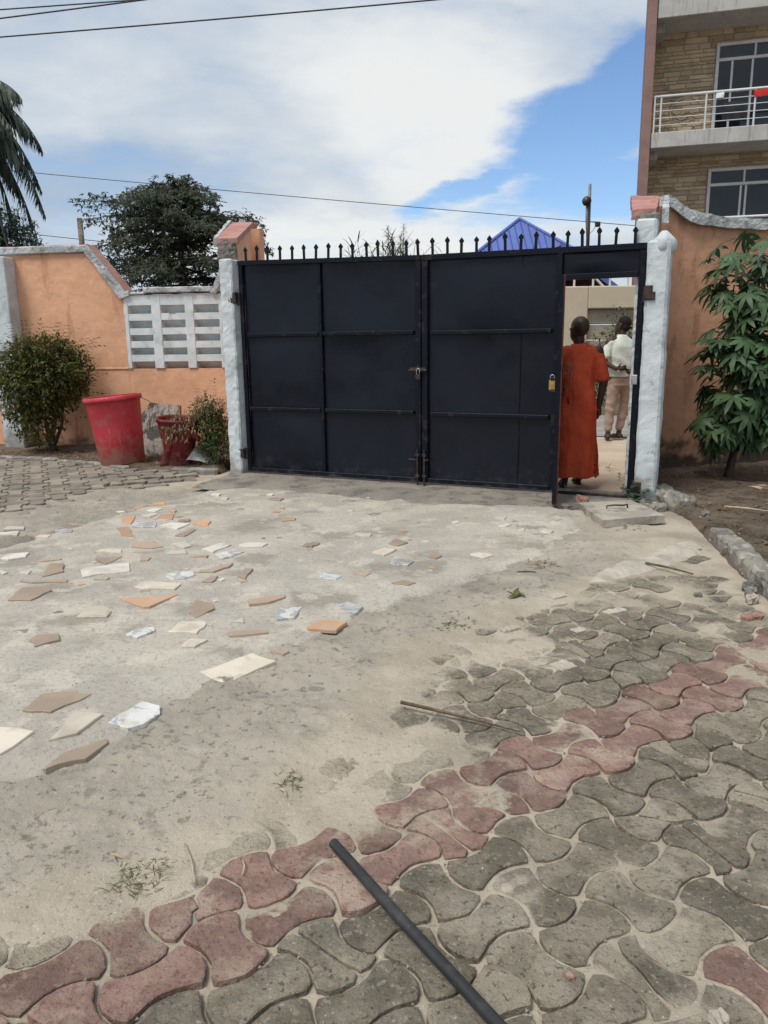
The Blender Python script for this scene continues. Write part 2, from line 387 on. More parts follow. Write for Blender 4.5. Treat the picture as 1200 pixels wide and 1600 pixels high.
M['steel'] = (Mat('steel', .35, .5).base((.55, .56, .57), (.42, .43, .44), 12).done()); M['steel'].node_tree.nodes['Principled BSDF'].inputs['Metallic'].default_value = .9
M['iron'] = (Mat('old_iron', .6, .4).base((.02, .018, .017), (.05, .032, .024), 12).bump(60, .3, .003).done())
M['red_plastic'] = (Mat('red_plastic', .5, .35, 'obj').base((.46, .038, .052), (.40, .032, .044), 3).over((.60, .20, .21), 15, .66, .9, .4, detail=9, stretch=(2.2, 2.2, .7)).over((.27, .1, .09), 3.5, .60, .75, .5, detail=8)
    .low((.32, .2, .15), .04, .42, .75, 6).over((.30, .17, .13), 22, .74, .9, .5, detail=9).bump(7, .15, .01).done())
M['dark_red_plastic'] = (Mat('dark_red_plastic', .5, .35, 'obj').base((.155, .017, .02), (.115, .015, .016), 4).over((.32, .12, .1), 9, .62, .76, .5).low((.2, .12, .095), .02, .22, .6, 8).done())
M['white_plastic'] = (Mat('white_plastic', .45, .4).base((.68, .67, .64), (.5, .48, .44), 9).done())
M['old_wood'] = (Mat('weathered_board', .9, .15).base((.33, .29, .255), (.10, .09, .085), 5, detail=8, stretch=(2.2, 2.2, .5)).over((.42, .38, .34), 6, .58, .72, .7, detail=8, stretch=(3, 3, .6)).over((.045, .045, .05), 4, .6, .72, .8).bump(25, .6, .01, 8).done())
M['brown_edge'] = (Mat('brown_edge', .8, .2).base((.3, .16, .1), (.2, .11, .075), 6).done())
M['pipe'] = (Mat('black_pipe', .38, .45, 'obj').base((.018, .019, .021), (.03, .031, .033), 6).over((.13, .115, .095), 7, .60, .9, .55, detail=9).over((.09, .085, .08), 30, .78, .9, .6, stretch=(1, 1, 4)).roughvar(7, .3, .5).bump(40, .12, .002).done())
M['twig'] = (Mat('dry_twig', .85, .15).base((.15, .11, .065), (.09, .068, .045), 20).done())
M['straw'] = (Mat('straw', .85, .2).base((.46, .38, .26), (.36, .29, .2), 30).done())
M['pebble'] = (Mat('pebble', .85, .25).base((.5, .46, .39), (.34, .31, .26), 30).rnd(.7, 1.2).done())
M['stone'] = (Mat('stone', .9, .2).base((.27, .25, .215), (.19, .18, .16), 6).over((.4, .38, .33), 9, .58, .72, .7).over((.1, .1, .085), 4, .58, .72, .6).bump(25, .7, .015, 8).done())
M['mortar'] = (Mat('pale_mortar', .92, .15).base((.47, .43, .365), (.40, .365, .31), 5).over((.33, .295, .24), 8, .56, .72, .7, detail=8).bump(28, .7, .012, 8).bump(120, .4, .004).done())
M['manhole'] = (Mat('manhole_concrete', .92, .2).base((.38, .345, .29), (.30, .275, .235), 4).over((.19, .175, .15), 5, .58, .8, .75, detail=9).over((.12, .11, .095), 26, .76, .92, .6).bump(40, .4, .006, 8).done())
def leafmat(name, a, b, scale=4., trans=.25, rough=.55):
    q = Mat(name, rough, .35); q.base(a, b, scale); 
    oi = q.n('ShaderNodeNewGeometry'); v = q.rng(oi.outputs['Random Per Island'], 0, 1, .62, 1.45)
    mm = q.n('ShaderNodeMix', data_type='RGBA', blend_type='MULTIPLY'); mm.inputs['Factor'].default_value = 1
    q.l(q.c, mm.inputs['A']); cb = q.n('ShaderNodeCombineXYZ'); [q.l(v, cb.inputs[i]) for i in range(3)]; q.l(cb.outputs[0], mm.inputs['B'])
    q.c = mm.outputs['Result']; m = q.done()
    tr = q.n('ShaderNodeBsdfTranslucent'); q.l(q.c, tr.inputs[0]); ms = q.n('ShaderNodeMixShader'); ms.inputs[0].default_value = trans
    out = q.t.nodes['Material Output']; q.l(q.b.outputs[0], ms.inputs[1]); q.l(tr.outputs[0], ms.inputs[2]); q.l(ms.outputs[0], out.inputs[0])
    return m
M['leaf_bush'] = leafmat('bush_leaf', (.105, .12, .034), (.12, .12, .04), 3, .4)
M['leaf_bush_red'] = leafmat('bush_shoot', (.16, .095, .035), (.12, .12, .035), 5)
M['leaf_cassava'] = leafmat('cassava_leaf', (.036, .074, .034), (.055, .10, .042), 3, .2, .5)
M['leaf_tree'] = leafmat('tree_leaf', (.095, .12, .085), (.11, .12, .085), 1., .55)
M['leaf_palm'] = leafmat('palm_leaf', (.085, .11, .085), (.07, .092, .068), 1.5, .2)
M['leaf_dark'] = leafmat('dark_leaf', (.038, .066, .046), (.05, .08, .05), 1., .15)
M['leaf_shrub'] = leafmat('shrub_leaf', (.05, .085, .03), (.10, .12, .045), 4)
M['leaf_dry'] = leafmat('dry_leaf', (.20, .14, .085), (.27, .2, .125), 8)
M['grass'] = leafmat('grass_blade', (.08, .095, .03), (.15, .13, .06), 6)
M['reed'] = leafmat('reed_leaf', (.12, .145, .09), (.19, .19, .13), 4)
M['bark'] = (Mat('bark', .9, .15).base((.105, .085, .068), (.06, .05, .042), 8, stretch=(3, 3, .6)).bump(25, .8, .02, 8).done())
M['stem'] = (Mat('green_stem', .8, .2).base((.15, .13, .08), (.09, .09, .05), 8).done())
M['stone_clad'] = (Mat('stone_cladding', .9, .15).base((.56, .455, .32), (.50, .40, .275), 1.4).over((.33, .26, .18), 4, .62, .85, .6, detail=8).rnd(.72, 1.18).bump(16, .7, .03, 8).done())
M['clad_joint'] = (Mat('cladding_mortar', .95, .1).base((.48, .385, .265), (.42, .335, .23), 4).bump(20, .4).done())
M['fin'] = (Mat('brown_pink_paint', .8, .2).base((.27, .17, .15), (.235, .15, .135), 2).bump(20, .2).done())
M['balcony'] = (Mat('balcony_paint', .8, .2).base((.46, .455, .435), (.41, .405, .39), 2).over((.25, .24, .22), 3, .60, .76, .6, detail=8, stretch=(5, 5, .4)).bump(20, .2).done())
M['alu'] = (Mat('white_aluminium', .45, .4).base((.62, .63, .63), (.56, .57, .57), 3).done())
M['glass'] = (Mat('dark_glass', .06, .5).base((.012, .016, .022), (.02, .025, .03), .8).done())
M['roof_blue'] = (Mat('blue_roof', .6, .12).base((.115, .165, .42), (.13, .185, .46), .8).done())
M['roof_blue_dark'] = (Mat('blue_roof_dark', .6, .12).base((.055, .085, .30), (.065, .10, .33), .8).done())
M['roof_dark'] = (Mat('roof_dark', .8, .2).base((.10, .075, .065), (.07, .058, .052), 3).done())
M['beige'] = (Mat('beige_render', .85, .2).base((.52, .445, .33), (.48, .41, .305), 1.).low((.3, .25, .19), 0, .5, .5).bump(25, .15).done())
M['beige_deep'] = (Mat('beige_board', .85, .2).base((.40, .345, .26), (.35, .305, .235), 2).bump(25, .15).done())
M['house_white'] = (Mat('house_white', .7, .3).base((.62, .61, .58), (.55, .54, .52), 2).done())
M['house_wall'] = (Mat('house_wall', .85, .2).base((.42, .26, .17), (.36, .22, .15), 2).done())
M['sheet_roof'] = (Mat('sheet_roof', .6, .4).base((.4, .39, .37), (.3, .24, .2), 2).done())
M['cable'] = (Mat('cable', .6, .3).base((.035, .036, .04), (.05, .05, .054), 5).done())
M['cable_far'] = (Mat('cable_far', .6, .3).base((.10, .105, .115), (.13, .135, .145), 5).done())
M['galv'] = (Mat('galvanised', .5, .4).base((.20, .20, .21), (.15, .15, .16), 6).done())
M['skin'] = (Mat('skin', .5, .35).base((.05, .026, .018), (.042, .022, .015), 12).bump(60, .1, .002).done())
M['hair'] = (Mat('hair', .85, .2).base((.012, .010, .010), (.018, .016, .015), 60).bump(150, .6, .003).done())
M['robe'] = (Mat('orange_cloth', .7, .25).base((.50, .072, .028), (.43, .060, .024), 4).bump(6, .35, .03, 4, stretch=(3, 3, .6)).bump(300, .15, .001).done())
M['shirt'] = (Mat('pale_shirt', .75, .2).base((.60, .635, .58), (.53, .57, .525), 5).bump(8, .4, .02, 4).done())
M['trousers'] = (Mat('beige_trousers', .8, .2).base((.36, .265, .215), (.31, .23, .19), 6).bump(10, .4, .02, 4).done())
M['sandal'] = (Mat('sandal', .7, .3).base((.06, .035, .025), (.045, .028, .02), 9).done())
M['cloth_white'] = (Mat('cloth_white', .8, .2).base((.7, .71, .72), (.6, .61, .63), 9).done())
M['cloth_red'] = (Mat('cloth_red', .8, .2).base((.5, .03, .02), (.4, .025, .02), 9).done())
M['cloth_dark'] = (Mat('cloth_dark', .85, .2).base((.02, .022, .03), (.03, .03, .04), 9).done())
M['siren'] = (Mat('lamp_globe', .4, .4).base((.035, .03, .032), (.06, .05, .05), 9).done())
TILES=[
('W',[(-1.958,4.774),(-2.037,4.945),(-1.844,5.05),(-1.751,5.071),(-1.686,4.88),(-1.758,4.848),(-1.852,4.84)]),
('M',[(-1.436,4.774),(-1.383,4.855),(-1.259,4.849),(-1.23,4.765),(-1.282,4.699),(-1.365,4.691)]),
('C',[(-1.546,4.535),(-1.526,4.659),(-1.271,4.588),(-1.282,4.472),(-1.473,4.485)]),
('O',[(-1.577,4.334),(-1.238,4.384),(-1.349,4.175),(-1.377,4.167)]),
('C',[(-1.698,4.005),(-1.709,4.18),(-1.627,4.186),(-1.537,4.093),(-1.534,4.008)]),
('T',[(-1.099,4.077),(-1.102,4.258),(-0.997,4.207),(-0.964,4.124),(-1.042,3.977)]),
('C',[(-1.136,3.774),(-1.116,3.922),(-0.971,3.917),(-0.956,3.884),(-0.976,3.743)]),
('M',[(-1.337,3.726),(-1.308,3.799),(-1.221,3.827),(-1.201,3.777),(-1.266,3.687)]),
('T',[(-1.819,3.688),(-1.811,3.768),(-1.7,3.768),(-1.658,3.682),(-1.747,3.591)]),
('C',[(-1.011,3.556),(-0.992,3.663),(-0.896,3.645),(-0.942,3.554)]),
('C',[(-0.854,3.278),(-0.642,3.487),(-0.519,3.394),(-0.706,3.16)]),
('T',[(-1.493,2.905),(-1.476,3.056),(-1.396,3.085),(-1.264,3.055),(-1.371,2.888)]),
('C',[(-1.28,2.66),(-1.277,2.897),(-1.145,2.859),(-1.193,2.708)]),
('M',[(-1.108,2.804),(-1.029,2.981),(-0.94,2.942),(-0.923,2.882),(-0.962,2.794),(-1.013,2.756)]),
('C',[(-1.42,2.563),(-1.514,2.672),(-1.513,2.754),(-1.437,2.748),(-1.367,2.725)]),
('T',[(-1.227,2.477),(-1.195,2.586),(-1.07,2.681),(-1.054,2.65),(-1.101,2.546),(-1.215,2.473)]),
('T',[(-2.232,4.326),(-2.246,4.554),(-2.091,4.558),(-2.039,4.493),(-2.093,4.321)]),
('T',[(-2.327,4.693),(-2.031,4.72),(-2.017,4.663),(-2.234,4.656)]),
('T',[(-2.226,4.786),(-2.305,5.084),(-2.208,5.093),(-2.128,4.888)]),
('W',[(-2.432,4.901),(-2.433,4.963),(-2.367,4.948),(-2.357,4.874)]),
('T',[(-2.037,5.218),(-1.856,5.251),(-1.909,5.053),(-1.984,5.135)]),
('C',[(-2.105,5.405),(-2.083,5.463),(-1.933,5.456),(-1.901,5.359)]),
('T',[(-1.881,5.521),(-1.903,5.639),(-1.718,5.629),(-1.64,5.509),(-1.709,5.46)]),
('W',[(-1.595,5.545),(-1.514,5.619),(-1.423,5.475),(-1.465,5.425)]),
('W',[(-1.559,5.286),(-1.544,5.356),(-1.44,5.365),(-1.409,5.278)]),
('W',[(-1.328,5.396),(-1.229,5.557),(-1.134,5.506),(-1.225,5.305)]),
('M',[(-1.203,5.247),(-1.084,5.37),(-1.006,5.308),(-1.134,5.142)]),
('W',[(-1.076,5.481),(-1.031,5.563),(-0.865,5.524),(-0.891,5.434),(-1.006,5.417)]),
('T',[(-1.221,4.836),(-1.157,4.905),(-1.027,5.012),(-1.038,4.931),(-1.123,4.831)]),
('T',[(-0.948,4.73),(-0.923,4.883),(-0.869,4.88),(-0.886,4.671)]),
('T',[(-1.15,4.626),(-1.12,4.737),(-1.076,4.753),(-1.085,4.613)]),
('W',[(-1.054,4.667),(-1.038,4.711),(-1.014,4.676),(-1.033,4.643)]),
('T',[(-0.797,4.246),(-0.591,4.333),(-0.585,4.285),(-0.667,4.203),(-0.776,4.166)]),
('M',[(-0.609,3.982),(-0.593,4.11),(-0.466,4.119),(-0.493,3.948),(-0.591,3.923)]),
('T',[(-0.602,3.566),(-0.579,3.593),(-0.471,3.514),(-0.498,3.473)]),
('W',[(-0.816,3.899),(-0.777,3.959),(-0.759,3.897)]),
('T',[(-0.822,3.745),(-0.814,3.774),(-0.62,3.783),(-0.608,3.745),(-0.801,3.707)]),
('W',[(-3.13,6.13),(-3.14,6.243),(-2.998,6.235),(-2.968,6.158)]),
('W',[(-3.108,6.038),(-2.969,6.076),(-2.937,5.959),(-3.068,5.957)]),
('O',[(-2.869,6.026),(-2.856,6.079),(-2.73,6.054),(-2.717,5.982)]),
('W',[(-2.761,5.898),(-2.745,5.949),(-2.646,5.926),(-2.646,5.866)]),
('B',[(-2.694,6.107),(-2.657,6.151),(-2.544,6.098),(-2.524,6.025),(-2.582,5.992)]),
('T',[(-2.716,6.395),(-2.696,6.414),(-2.445,6.32),(-2.495,6.303)]),
('O',[(-2.304,6.577),(-2.185,6.591),(-2.129,6.283),(-2.242,6.388)]),
('O',[(-2.192,6.125),(-2.114,6.167),(-1.958,5.847),(-2.062,5.878)]),
('M',[(-2.107,6.214),(-2.102,6.34),(-1.92,6.32),(-1.89,6.155),(-2.069,6.165)]),
('W',[(-1.851,6.171),(-1.79,6.273),(-1.62,6.235),(-1.674,6.042)]),
('T',[(-1.64,5.83),(-1.556,6.044),(-1.519,6.024),(-1.559,5.8)]),
('O',[(-1.597,6.233),(-1.591,6.331),(-1.466,6.323),(-1.445,6.13),(-1.494,6.152)]),
('O',[(-1.968,6.505),(-1.978,6.621),(-1.851,6.657),(-1.819,6.424)]),
('O',[(-2.179,7.068),(-2.206,7.206),(-2.082,7.173),(-2.045,7.035)]),
('O',[(-2.347,7.006),(-2.322,7.126),(-2.232,7.12),(-2.273,6.966)]),
('W',[(-2.156,6.809),(-2.124,6.922),(-2.025,6.892),(-2.064,6.758)]),
('W',[(-2.455,6.884),(-2.403,6.927),(-2.303,6.739),(-2.341,6.686)]),
('T',[(-2.348,6.854),(-2.279,6.908),(-2.255,6.815),(-2.304,6.795)]),
('W',[(-2.142,6.62),(-2.069,6.692),(-2.008,6.645),(-2.048,6.541)]),
('T',[(-1.75,6.36),(-1.652,6.394),(-1.644,6.334),(-1.712,6.318)]),
('W',[(-1.716,7.475),(-1.694,7.556),(-1.615,7.495),(-1.622,7.401)]),
('W',[(-1.57,7.254),(-1.56,7.358),(-1.505,7.315),(-1.508,7.224)]),
('T',[(-0.886,6.37),(-0.871,6.43),(-0.751,6.382),(-0.753,6.303),(-0.85,6.269)]),
('O',[(-1.944,6.773),(-1.927,6.829),(-1.876,6.792),(-1.872,6.713)]),
('W',[(-2.714,5.237),(-2.718,5.356),(-2.588,5.4),(-2.555,5.284),(-2.65,5.213)]),
('T',[(-2.443,5.21),(-2.416,5.236),(-2.29,5.251),(-2.286,5.216),(-2.412,5.182)]),
('W',[(-2.552,4.895),(-2.583,4.957),(-2.508,4.905),(-2.511,4.845)]),
('T',[(-1.693,5.121),(-1.722,5.244),(-1.664,5.242),(-1.637,5.199),(-1.637,5.119)]),
('T',[(-1.373,5.207),(-1.353,5.241),(-1.241,5.222),(-1.245,5.181)]),
('T',[(-1.862,4.701),(-1.849,4.735),(-1.771,4.743),(-1.776,4.698)]),
('T',[(-0.601,5.457),(-0.579,5.532),(-0.479,5.527),(-0.485,5.474),(-0.568,5.418)]),
('T',[(-1.108,7.198),(-1.058,7.298),(-0.96,7.24),(-0.985,7.14)]),
('W',[(-1.159,7.465),(-1.127,7.518),(-1.08,7.46),(-1.097,7.393)]),
('O',[(-0.419,3.827),(-0.353,3.927),(-0.204,3.879),(-0.257,3.764),(-0.406,3.798)]),
('M',[(-0.295,4.13),(-0.214,4.195),(-0.125,4.123),(-0.162,4.026),(-0.252,4.062)]),
('M',[(0.028,5.002),(0.078,5.068),(0.198,4.994),(0.155,4.902),(0.054,4.915)]),
('C',[(-0.089,5.239),(-0.004,5.342),(0.088,5.305),(-0.004,5.152)]),
('W',[(-0.25,5.765),(-0.222,5.853),(-0.096,5.833),(-0.11,5.733)]),
('T',[(0.026,5.486),(0.088,5.624),(0.175,5.502),(0.099,5.415)]),
('T',[(0.286,5.118),(0.331,5.167),(0.397,5.123),(0.351,5.055)]),
('C',[(0.597,5.175),(0.659,5.224),(0.753,5.147),(0.683,5.079)]),
('B',[(-0.429,4.73),(-0.407,4.773),(-0.275,4.724),(-0.308,4.64),(-0.386,4.66)]),
('T',[(-0.198,4.738),(-0.149,4.824),(-0.088,4.75),(-0.12,4.674)]),
('W',[(1.21,5.789),(1.257,5.864),(1.329,5.834),(1.279,5.747)]),
('W',[(1.396,6.293),(1.472,6.334),(1.478,6.214),(1.419,6.173)]),
('W',[(0.924,6.29),(0.985,6.363),(1.039,6.314),(0.998,6.227)]),
('W',[(0.913,5.99),(0.994,6.097),(1.038,6.066),(0.977,5.987)]),
('T',[(-0.605,5.45),(-0.542,5.561),(-0.495,5.536),(-0.529,5.423)]),
('W',[(0.558,6.15),(0.613,6.205),(0.616,6.133),(0.581,6.106)]),
('C',[(1.042,5.863),(1.113,5.939),(1.098,5.86)]),
('T',[(0.039,4.527),(0.119,4.58),(0.191,4.521),(0.14,4.475)]),
]
SLAB_EDGE=[(-1.373,2.457),(-1.243,2.47),(-1.108,2.534),(-1.027,2.677),(-0.914,2.932),(-0.779,3.168),(-0.615,3.389),(-0.516,3.562),(-0.2,3.966),(0.145,4.347),(0.557,4.613),(0.849,4.919),(1.131,5.25),(1.347,5.593),(1.544,5.942),(1.691,6.485),(1.562,6.779)]
SLAB_BACK=[(-1.463,8.051),(-1.804,7.895),(-2.392,7.02),(-2.805,6.047),(-2.956,5.716)]
COVER=[(-1.008,1.705),(-0.667,1.838),(-0.444,2.319),(-0.086,2.74),(0.275,3.552),(1.49,4.775)]
PATCH=[(1.283,4.635),(1.461,4.906),(1.844,5.183),(2.151,5.553),(2.321,5.619),(2.364,5.486),(2.225,5.214),(1.717,4.808),(1.414,4.656)]
CRACK1=[(0.145,4.347),(0.655,4.742),(1.108,5.605),(1.351,5.828),(1.565,5.983)]
CRACK2=[(-0.615,3.389),(-0.696,3.505),(-0.783,3.469)]
KERBR=[(2.409,5.539),(2.277,4.769),(2.21,4.209)]
LEFTPAV=[(-3.302,6.43),(-3.029,7.116),(-2.73,8.066),(-2.003,8.811),(-2.387,9.156),(-3.1,9.212),(-3.75,9.709),(-5.221,10.382)]
PALE=[(1.021,4.347),(0.659,3.831),(1.028,3.846),(0.739,3.421),(1.295,4.114),(0.836,3.38),(1.75,5.059)]
# ================================================================ THE SETTING
# ---- gate line (world): A = hinge side left, B = right; local frame x along the gate, -y towards the yard
GA = Vector((-1.55, 8.78, 0)); GANG = R(-24.03)
GU = Vector((math.cos(GANG), math.sin(GANG), 0)); GN = Vector((-GU.y, GU.x, 0))
def gw(x, y, z=0.): return GA+GU*x+GN*y+Vector((0, 0, z))

# far ground sheet
MB().add([(-400, -400, -.09), (400, -400, -.09), (400, 700, -.09), (-400, 700, -.09)], [(0, 1, 2, 3)]).build('ground', M['soil'], recalc=False)
bpy.data.objects['ground']['kind'] = 'structure'

# paver lattice (fitted): node(i,j) = LO + i*LU + j*LV
LO = np.array([.2073, 2.2560]); LU = np.array([.1512, .1126]); LV = np.array([-.1074, .1394])
slab_poly = SLAB_EDGE+[(1.45, 7.0), (-1.40, 8.25)]+SLAB_BACK+[(-4.6, 5.3), (-4.6, 2.2)]
# rag the slab's front edge
def rag(pts, step, amp, seed):
    rs = random.Random(seed); out = []
    for (a, b) in zip(pts[:-1], pts[1:]):
        L = math.hypot(b[0]-a[0], b[1]-a[1]); n = max(1, int(L/step))
        for k in range(n):
            t = k/n; out.append((a[0]+(b[0]-a[0])*t+rs.uniform(-amp, amp), a[1]+(b[1]-a[1])*t+rs.uniform(-amp, amp)))
    out.append(pts[-1]); return out
slab_poly = rag(SLAB_EDGE, .07, .022, 4)+[(1.45, 7.0), (-1.40, 8.25)]+rag(SLAB_BACK, .12, .02, 5)+[(-4.6, 5.3), (-4.6, 2.2)]
cover_line = [(-2.2, 1.25)]+COVER+[(2.1, 5.35), (2.3, 6.5)]
cover_poly = cover_line+[(-6, 9), (-6, 1)]
def cover_amt(x, y):
    """signed metres into the sandy side of the paving"""
    d = dist_line(x, y, cover_line); return np.where(inside(x, y, cover_poly), d, -d)
def sand_z(x, y):
    x = np.asarray(x, float); y = np.asarray(y, float)
    z = -.0122+.014*fbm(x*1.7, y*1.7, 3)+.012*fbm(x*5.5, y*5.5, 3)+.005*fbm(x*24, y*24, 3)
    c = cover_amt(x, y)+.10*fbm(x*3.1+5, y*3.1, 3)
    z = z+.008*sstep(c, -.60, -.05)+.022*sstep(c, -.14, .18)
    z = z+.007*sstep(y, 3.3, 4.6)*sstep(x, .4, 1.2)               # far paving is half buried
    # rough bare ground between slab and paving
    zone = sstep(c, .05, .35)
    z = z+zone*(.016*fbm(x*4.2+3, y*9+1, 4)+.007*fbm(x*20, y*28, 3)+.006*np.abs(fbm(x*48, y*64, 2)))
    # left paving bed, the soil beds
    return z
def grid_fan(y0, y1, ratio, t0, t1, nt_):
    ys = [y0]
    while ys[-1] < y1: ys.append(ys[-1]*ratio)
    ys = np.array(ys); ts = np.linspace(t0, t1, nt_)
    Y, T = np.meshgrid(ys, ts, indexing='ij'); X = Y*T
    n, m = Y.shape; idx = np.arange(n*m).reshape(n, m)
    Fq = np.stack([idx[:-1, :-1].ravel(), idx[:-1, 1:].ravel(), idx[1:, 1:].ravel(), idx[1:, :-1].ravel()], 1)
    return X.ravel(), Y.ravel(), Fq
X, Y, Fq = grid_fan(.75, 10.5, 1.0052, -1.05, .95, 480)
Z = sand_z(X, Y)
cent_x = X[Fq].mean(1); cent_y = Y[Fq].mean(1)
# sand: two materials, warmer jointing sand on the paving side
c = cover_amt(X, Y)
so = np_mesh('sand', np.stack([X, Y, Z], 1), Fq, M['sand']); so['kind'] = 'structure'
bare = sstep(cover_amt(X, Y)+.22*fbm(X*2.2, Y*2.2, 4)+.08*fbm(X*11, Y*11, 3), .02, .22)*(1-sstep(X, 1.2, 1.9)*sstep(Y, 4.9, 5.6)*.6)
bare = np.maximum(bare, sstep(X, -2.2, -2.8)*sstep(Y, 5, 6))
so.data.attributes.new('bare', 'FLOAT', 'POINT').data.foreach_set('value', bare.astype(np.float32))

# concrete slab with tile pieces bedded in it
def crack_d(x, y): return np.minimum(np.minimum(dist_line(x, y, CR1), dist_line(x, y, CR2)), np.minimum(dist_line(x, y, CR3), dist_line(x, y, CR4))+.003)
CR1 = rag(CRACK1, .06, .02, 8); CR2 = rag(CRACK2, .05, .015, 9); CR3 = rag([(-1.62, 3.75), (-1.45, 3.95), (-1.2, 4.0), (-.95, 3.9)], .06, .015, 10); CR4 = rag([(-1.5, 5.4), (-1.2, 5.15), (-.7, 5.3), (-.2, 5.0), (.1, 5.15)], .07, .02, 12)
def slab_z(x, y):
    x = np.asarray(x, float); y = np.asarray(y, float)
    z = .040+.010*fbm(x*.9, y*.9, 2)+.0035*fbm(x*6, y*6, 3)+.002*fbm(x*24, y*24, 3)
    # a shallow worn trough near the front edge
    d = dist_line(x, y, SLAB_EDGE)
    z = z-.016*(1-sstep(d, .0, .10))*(.55+.9*vnoise(x*9, y*9))
    back = dist_line(x, y, SLAB_BACK); z = z-.03*(1-sstep(back, .0, .22))
    z = z-.012*(1-sstep(crack_d(x, y)+.006*fbm(x*20, y*20, 2), .004, .016))
    flake = sstep(fbm(x*2.4+9, y*2.4+2, 4), .16, .24); z = z-.006*flake
    return z
gx = np.arange(-4.6, 1.75, .0135); gy = np.arange(2.2, 8.3, .0165)
GX, GY = np.meshgrid(gx, gy, indexing='xy'); n, m = GX.shape
ins = inside(GX.ravel(), GY.ravel(), slab_poly)
sd_ = dist_line(GX.ravel(), GY.ravel(), slab_poly, True); zz = np.where(ins, slab_z(GX.ravel(), GY.ravel()), slab_z(GX.ravel(), GY.ravel())-.004-sd_*1.9); ins = ins | (sd_ < .05)
idx = np.arange(n*m).reshape(n, m)
Fs = np.stack([idx[:-1, :-1].ravel(), idx[:-1, 1:].ravel(), idx[1:, 1:].ravel(), idx[1:, :-1].ravel()], 1)
keep = ins[Fs].any(1); Fs = Fs[keep]
used = np.unique(Fs); remap = -np.ones(n*m, int); remap[used] = np.arange(len(used))
slab = np_mesh('concrete_slab', np.stack([GX.ravel()[used], GY.ravel()[used], zz[used]], 1), remap[Fs], M['slab']); slab['kind'] = 'structure'

TM = {'W': 'tile_white', 'M': 'tile_marble', 'C': 'tile_cream', 'O': 'tile_orange', 'T': 'tile_tan', 'B': 'tile_blue'}
trs = random.Random(11)
for ti, (cc, poly) in enumerate(TILES):
    cx = sum(p[0] for p in poly)/len(poly); cy = sum(p[1] for p in poly)/len(poly)
    # chip long edges a little
    out = []
    for a, b in zip(poly, poly[1:]+poly[:1]):
        out.append(a); L = math.hypot(b[0]-a[0], b[1]-a[1])
        if L > .12:
            for t in (.33, .66):
                k = trs.uniform(-.008, .008); out.append((a[0]+(b[0]-a[0])*t-(b[1]-a[1])/L*k, a[1]+(b[1]-a[1])*t+(b[0]-a[0])/L*k))
    sx_, sy_ = trs.uniform(-.03, .03), trs.uniform(-.03, .03)
    zb = (float(slab_z(cx, cy))+sum(float(slab_z(p[0], p[1])) for p in poly)/len(poly))/2
    h = trs.uniform(.008, .014)
    mb = MB(); nn = len(out)
    def zt(p, dz): return min(zb+sx_*(p[0]-cx)+sy_*(p[1]-cy), float(slab_z(p[0], p[1]))+.006)+dz
    sc = lambda p, k: (cx+(p[0]-cx)*k, cy+(p[1]-cy)*k)
    rad = max(math.hypot(p[0]-cx, p[1]-cy) for p in out); kk = 1-.004/max(rad, .03)
    vs = [(p[0], p[1], zt(p, -.007)) for p in out]+[(p[0], p[1], zt(p, h-.0025)) for p in out]+[(*sc(p, kk), zt(p, h)) for p in out]
    fs = [tuple(range(2*nn, 3*nn))]
    for i in range(nn):
        j = (i+1) % nn; fs += [(i, j, nn+j, nn+i), (nn+i, nn+j, 2*nn+j, 2*nn+i)]
    mb.add(vs, fs).build('tile', M[TM[cc]], slab)

# small chips between the bigger pieces
for _ in range(58):
    cx, cy = trs.uniform(-2.4, 1.2), trs.uniform(3.7, 7.5)
    if abs(cx) > .46*cy or not inside(np.array([cx]), np.array([cy]), slab_poly)[0] or cy < 3.4-.75*cx*0+.2: continue
    if cy < 4.6+cx*.55: continue
    r_ = trs.uniform(.014, .042); n_ = trs.choice([3, 4, 4, 5]); a0 = trs.uniform(0, 6.28); zb = float(slab_z(cx, cy))+trs.uniform(.003, .008); k_ = trs.uniform(.45, 1)
    pt2 = [(cx+r_*math.cos(a0+6.2832*k/n_)*trs.uniform(.7, 1.2), cy+r_*k_*math.sin(a0+6.2832*k/n_)*trs.uniform(.7, 1.2)) for k in range(n_)]
    MB().prism(pt2, zb-.012, zb).build('tile', M[TM[trs.choice('TTTWWCOM')]], slab)

# threshold strip under the gate
def thr_part():
    mb = MB(); rs = random.Random(3); xs = np.arange(-.12, 4.45, .1); top = []; front = []
    for x in xs:
        yf = -.92+.25*max(0, (x-2.9))/1.0+.03*fbm(x*3, 1, 3)+rs.uniform(-.012, .012)
        if x > 3.6: yf = max(yf, -.55+.35*(x-3.6))
        yf = min(yf, -.18)
        front.append((x, float(yf)))
    nx = len(xs); vs = []; fs = []; K = 12
    for i, x in enumerate(xs):
        for k in range(K+1):
            t = k/K; y = .25+(front[i][1]-.25)*t
            z = .052+.006*fbm(x*4, y*4, 3)+.004*fbm(x*15, y*15, 2)-.03*max(0, t-.86)/.14
            if abs(x-2.12-.12*t) < .06: z -= .012
            vs.append(tuple(gw(x, y, z)))
    for i in range(nx-1):
        for k in range(K): a = i*(K+1)+k; fs.append((a, a+1, a+K+2, a+K+1))
    o = mb.add(vs, fs).build('threshold_strip', M['threshold'], recalc=False, smooth=True); o['kind'] = 'structure'
thr_part()

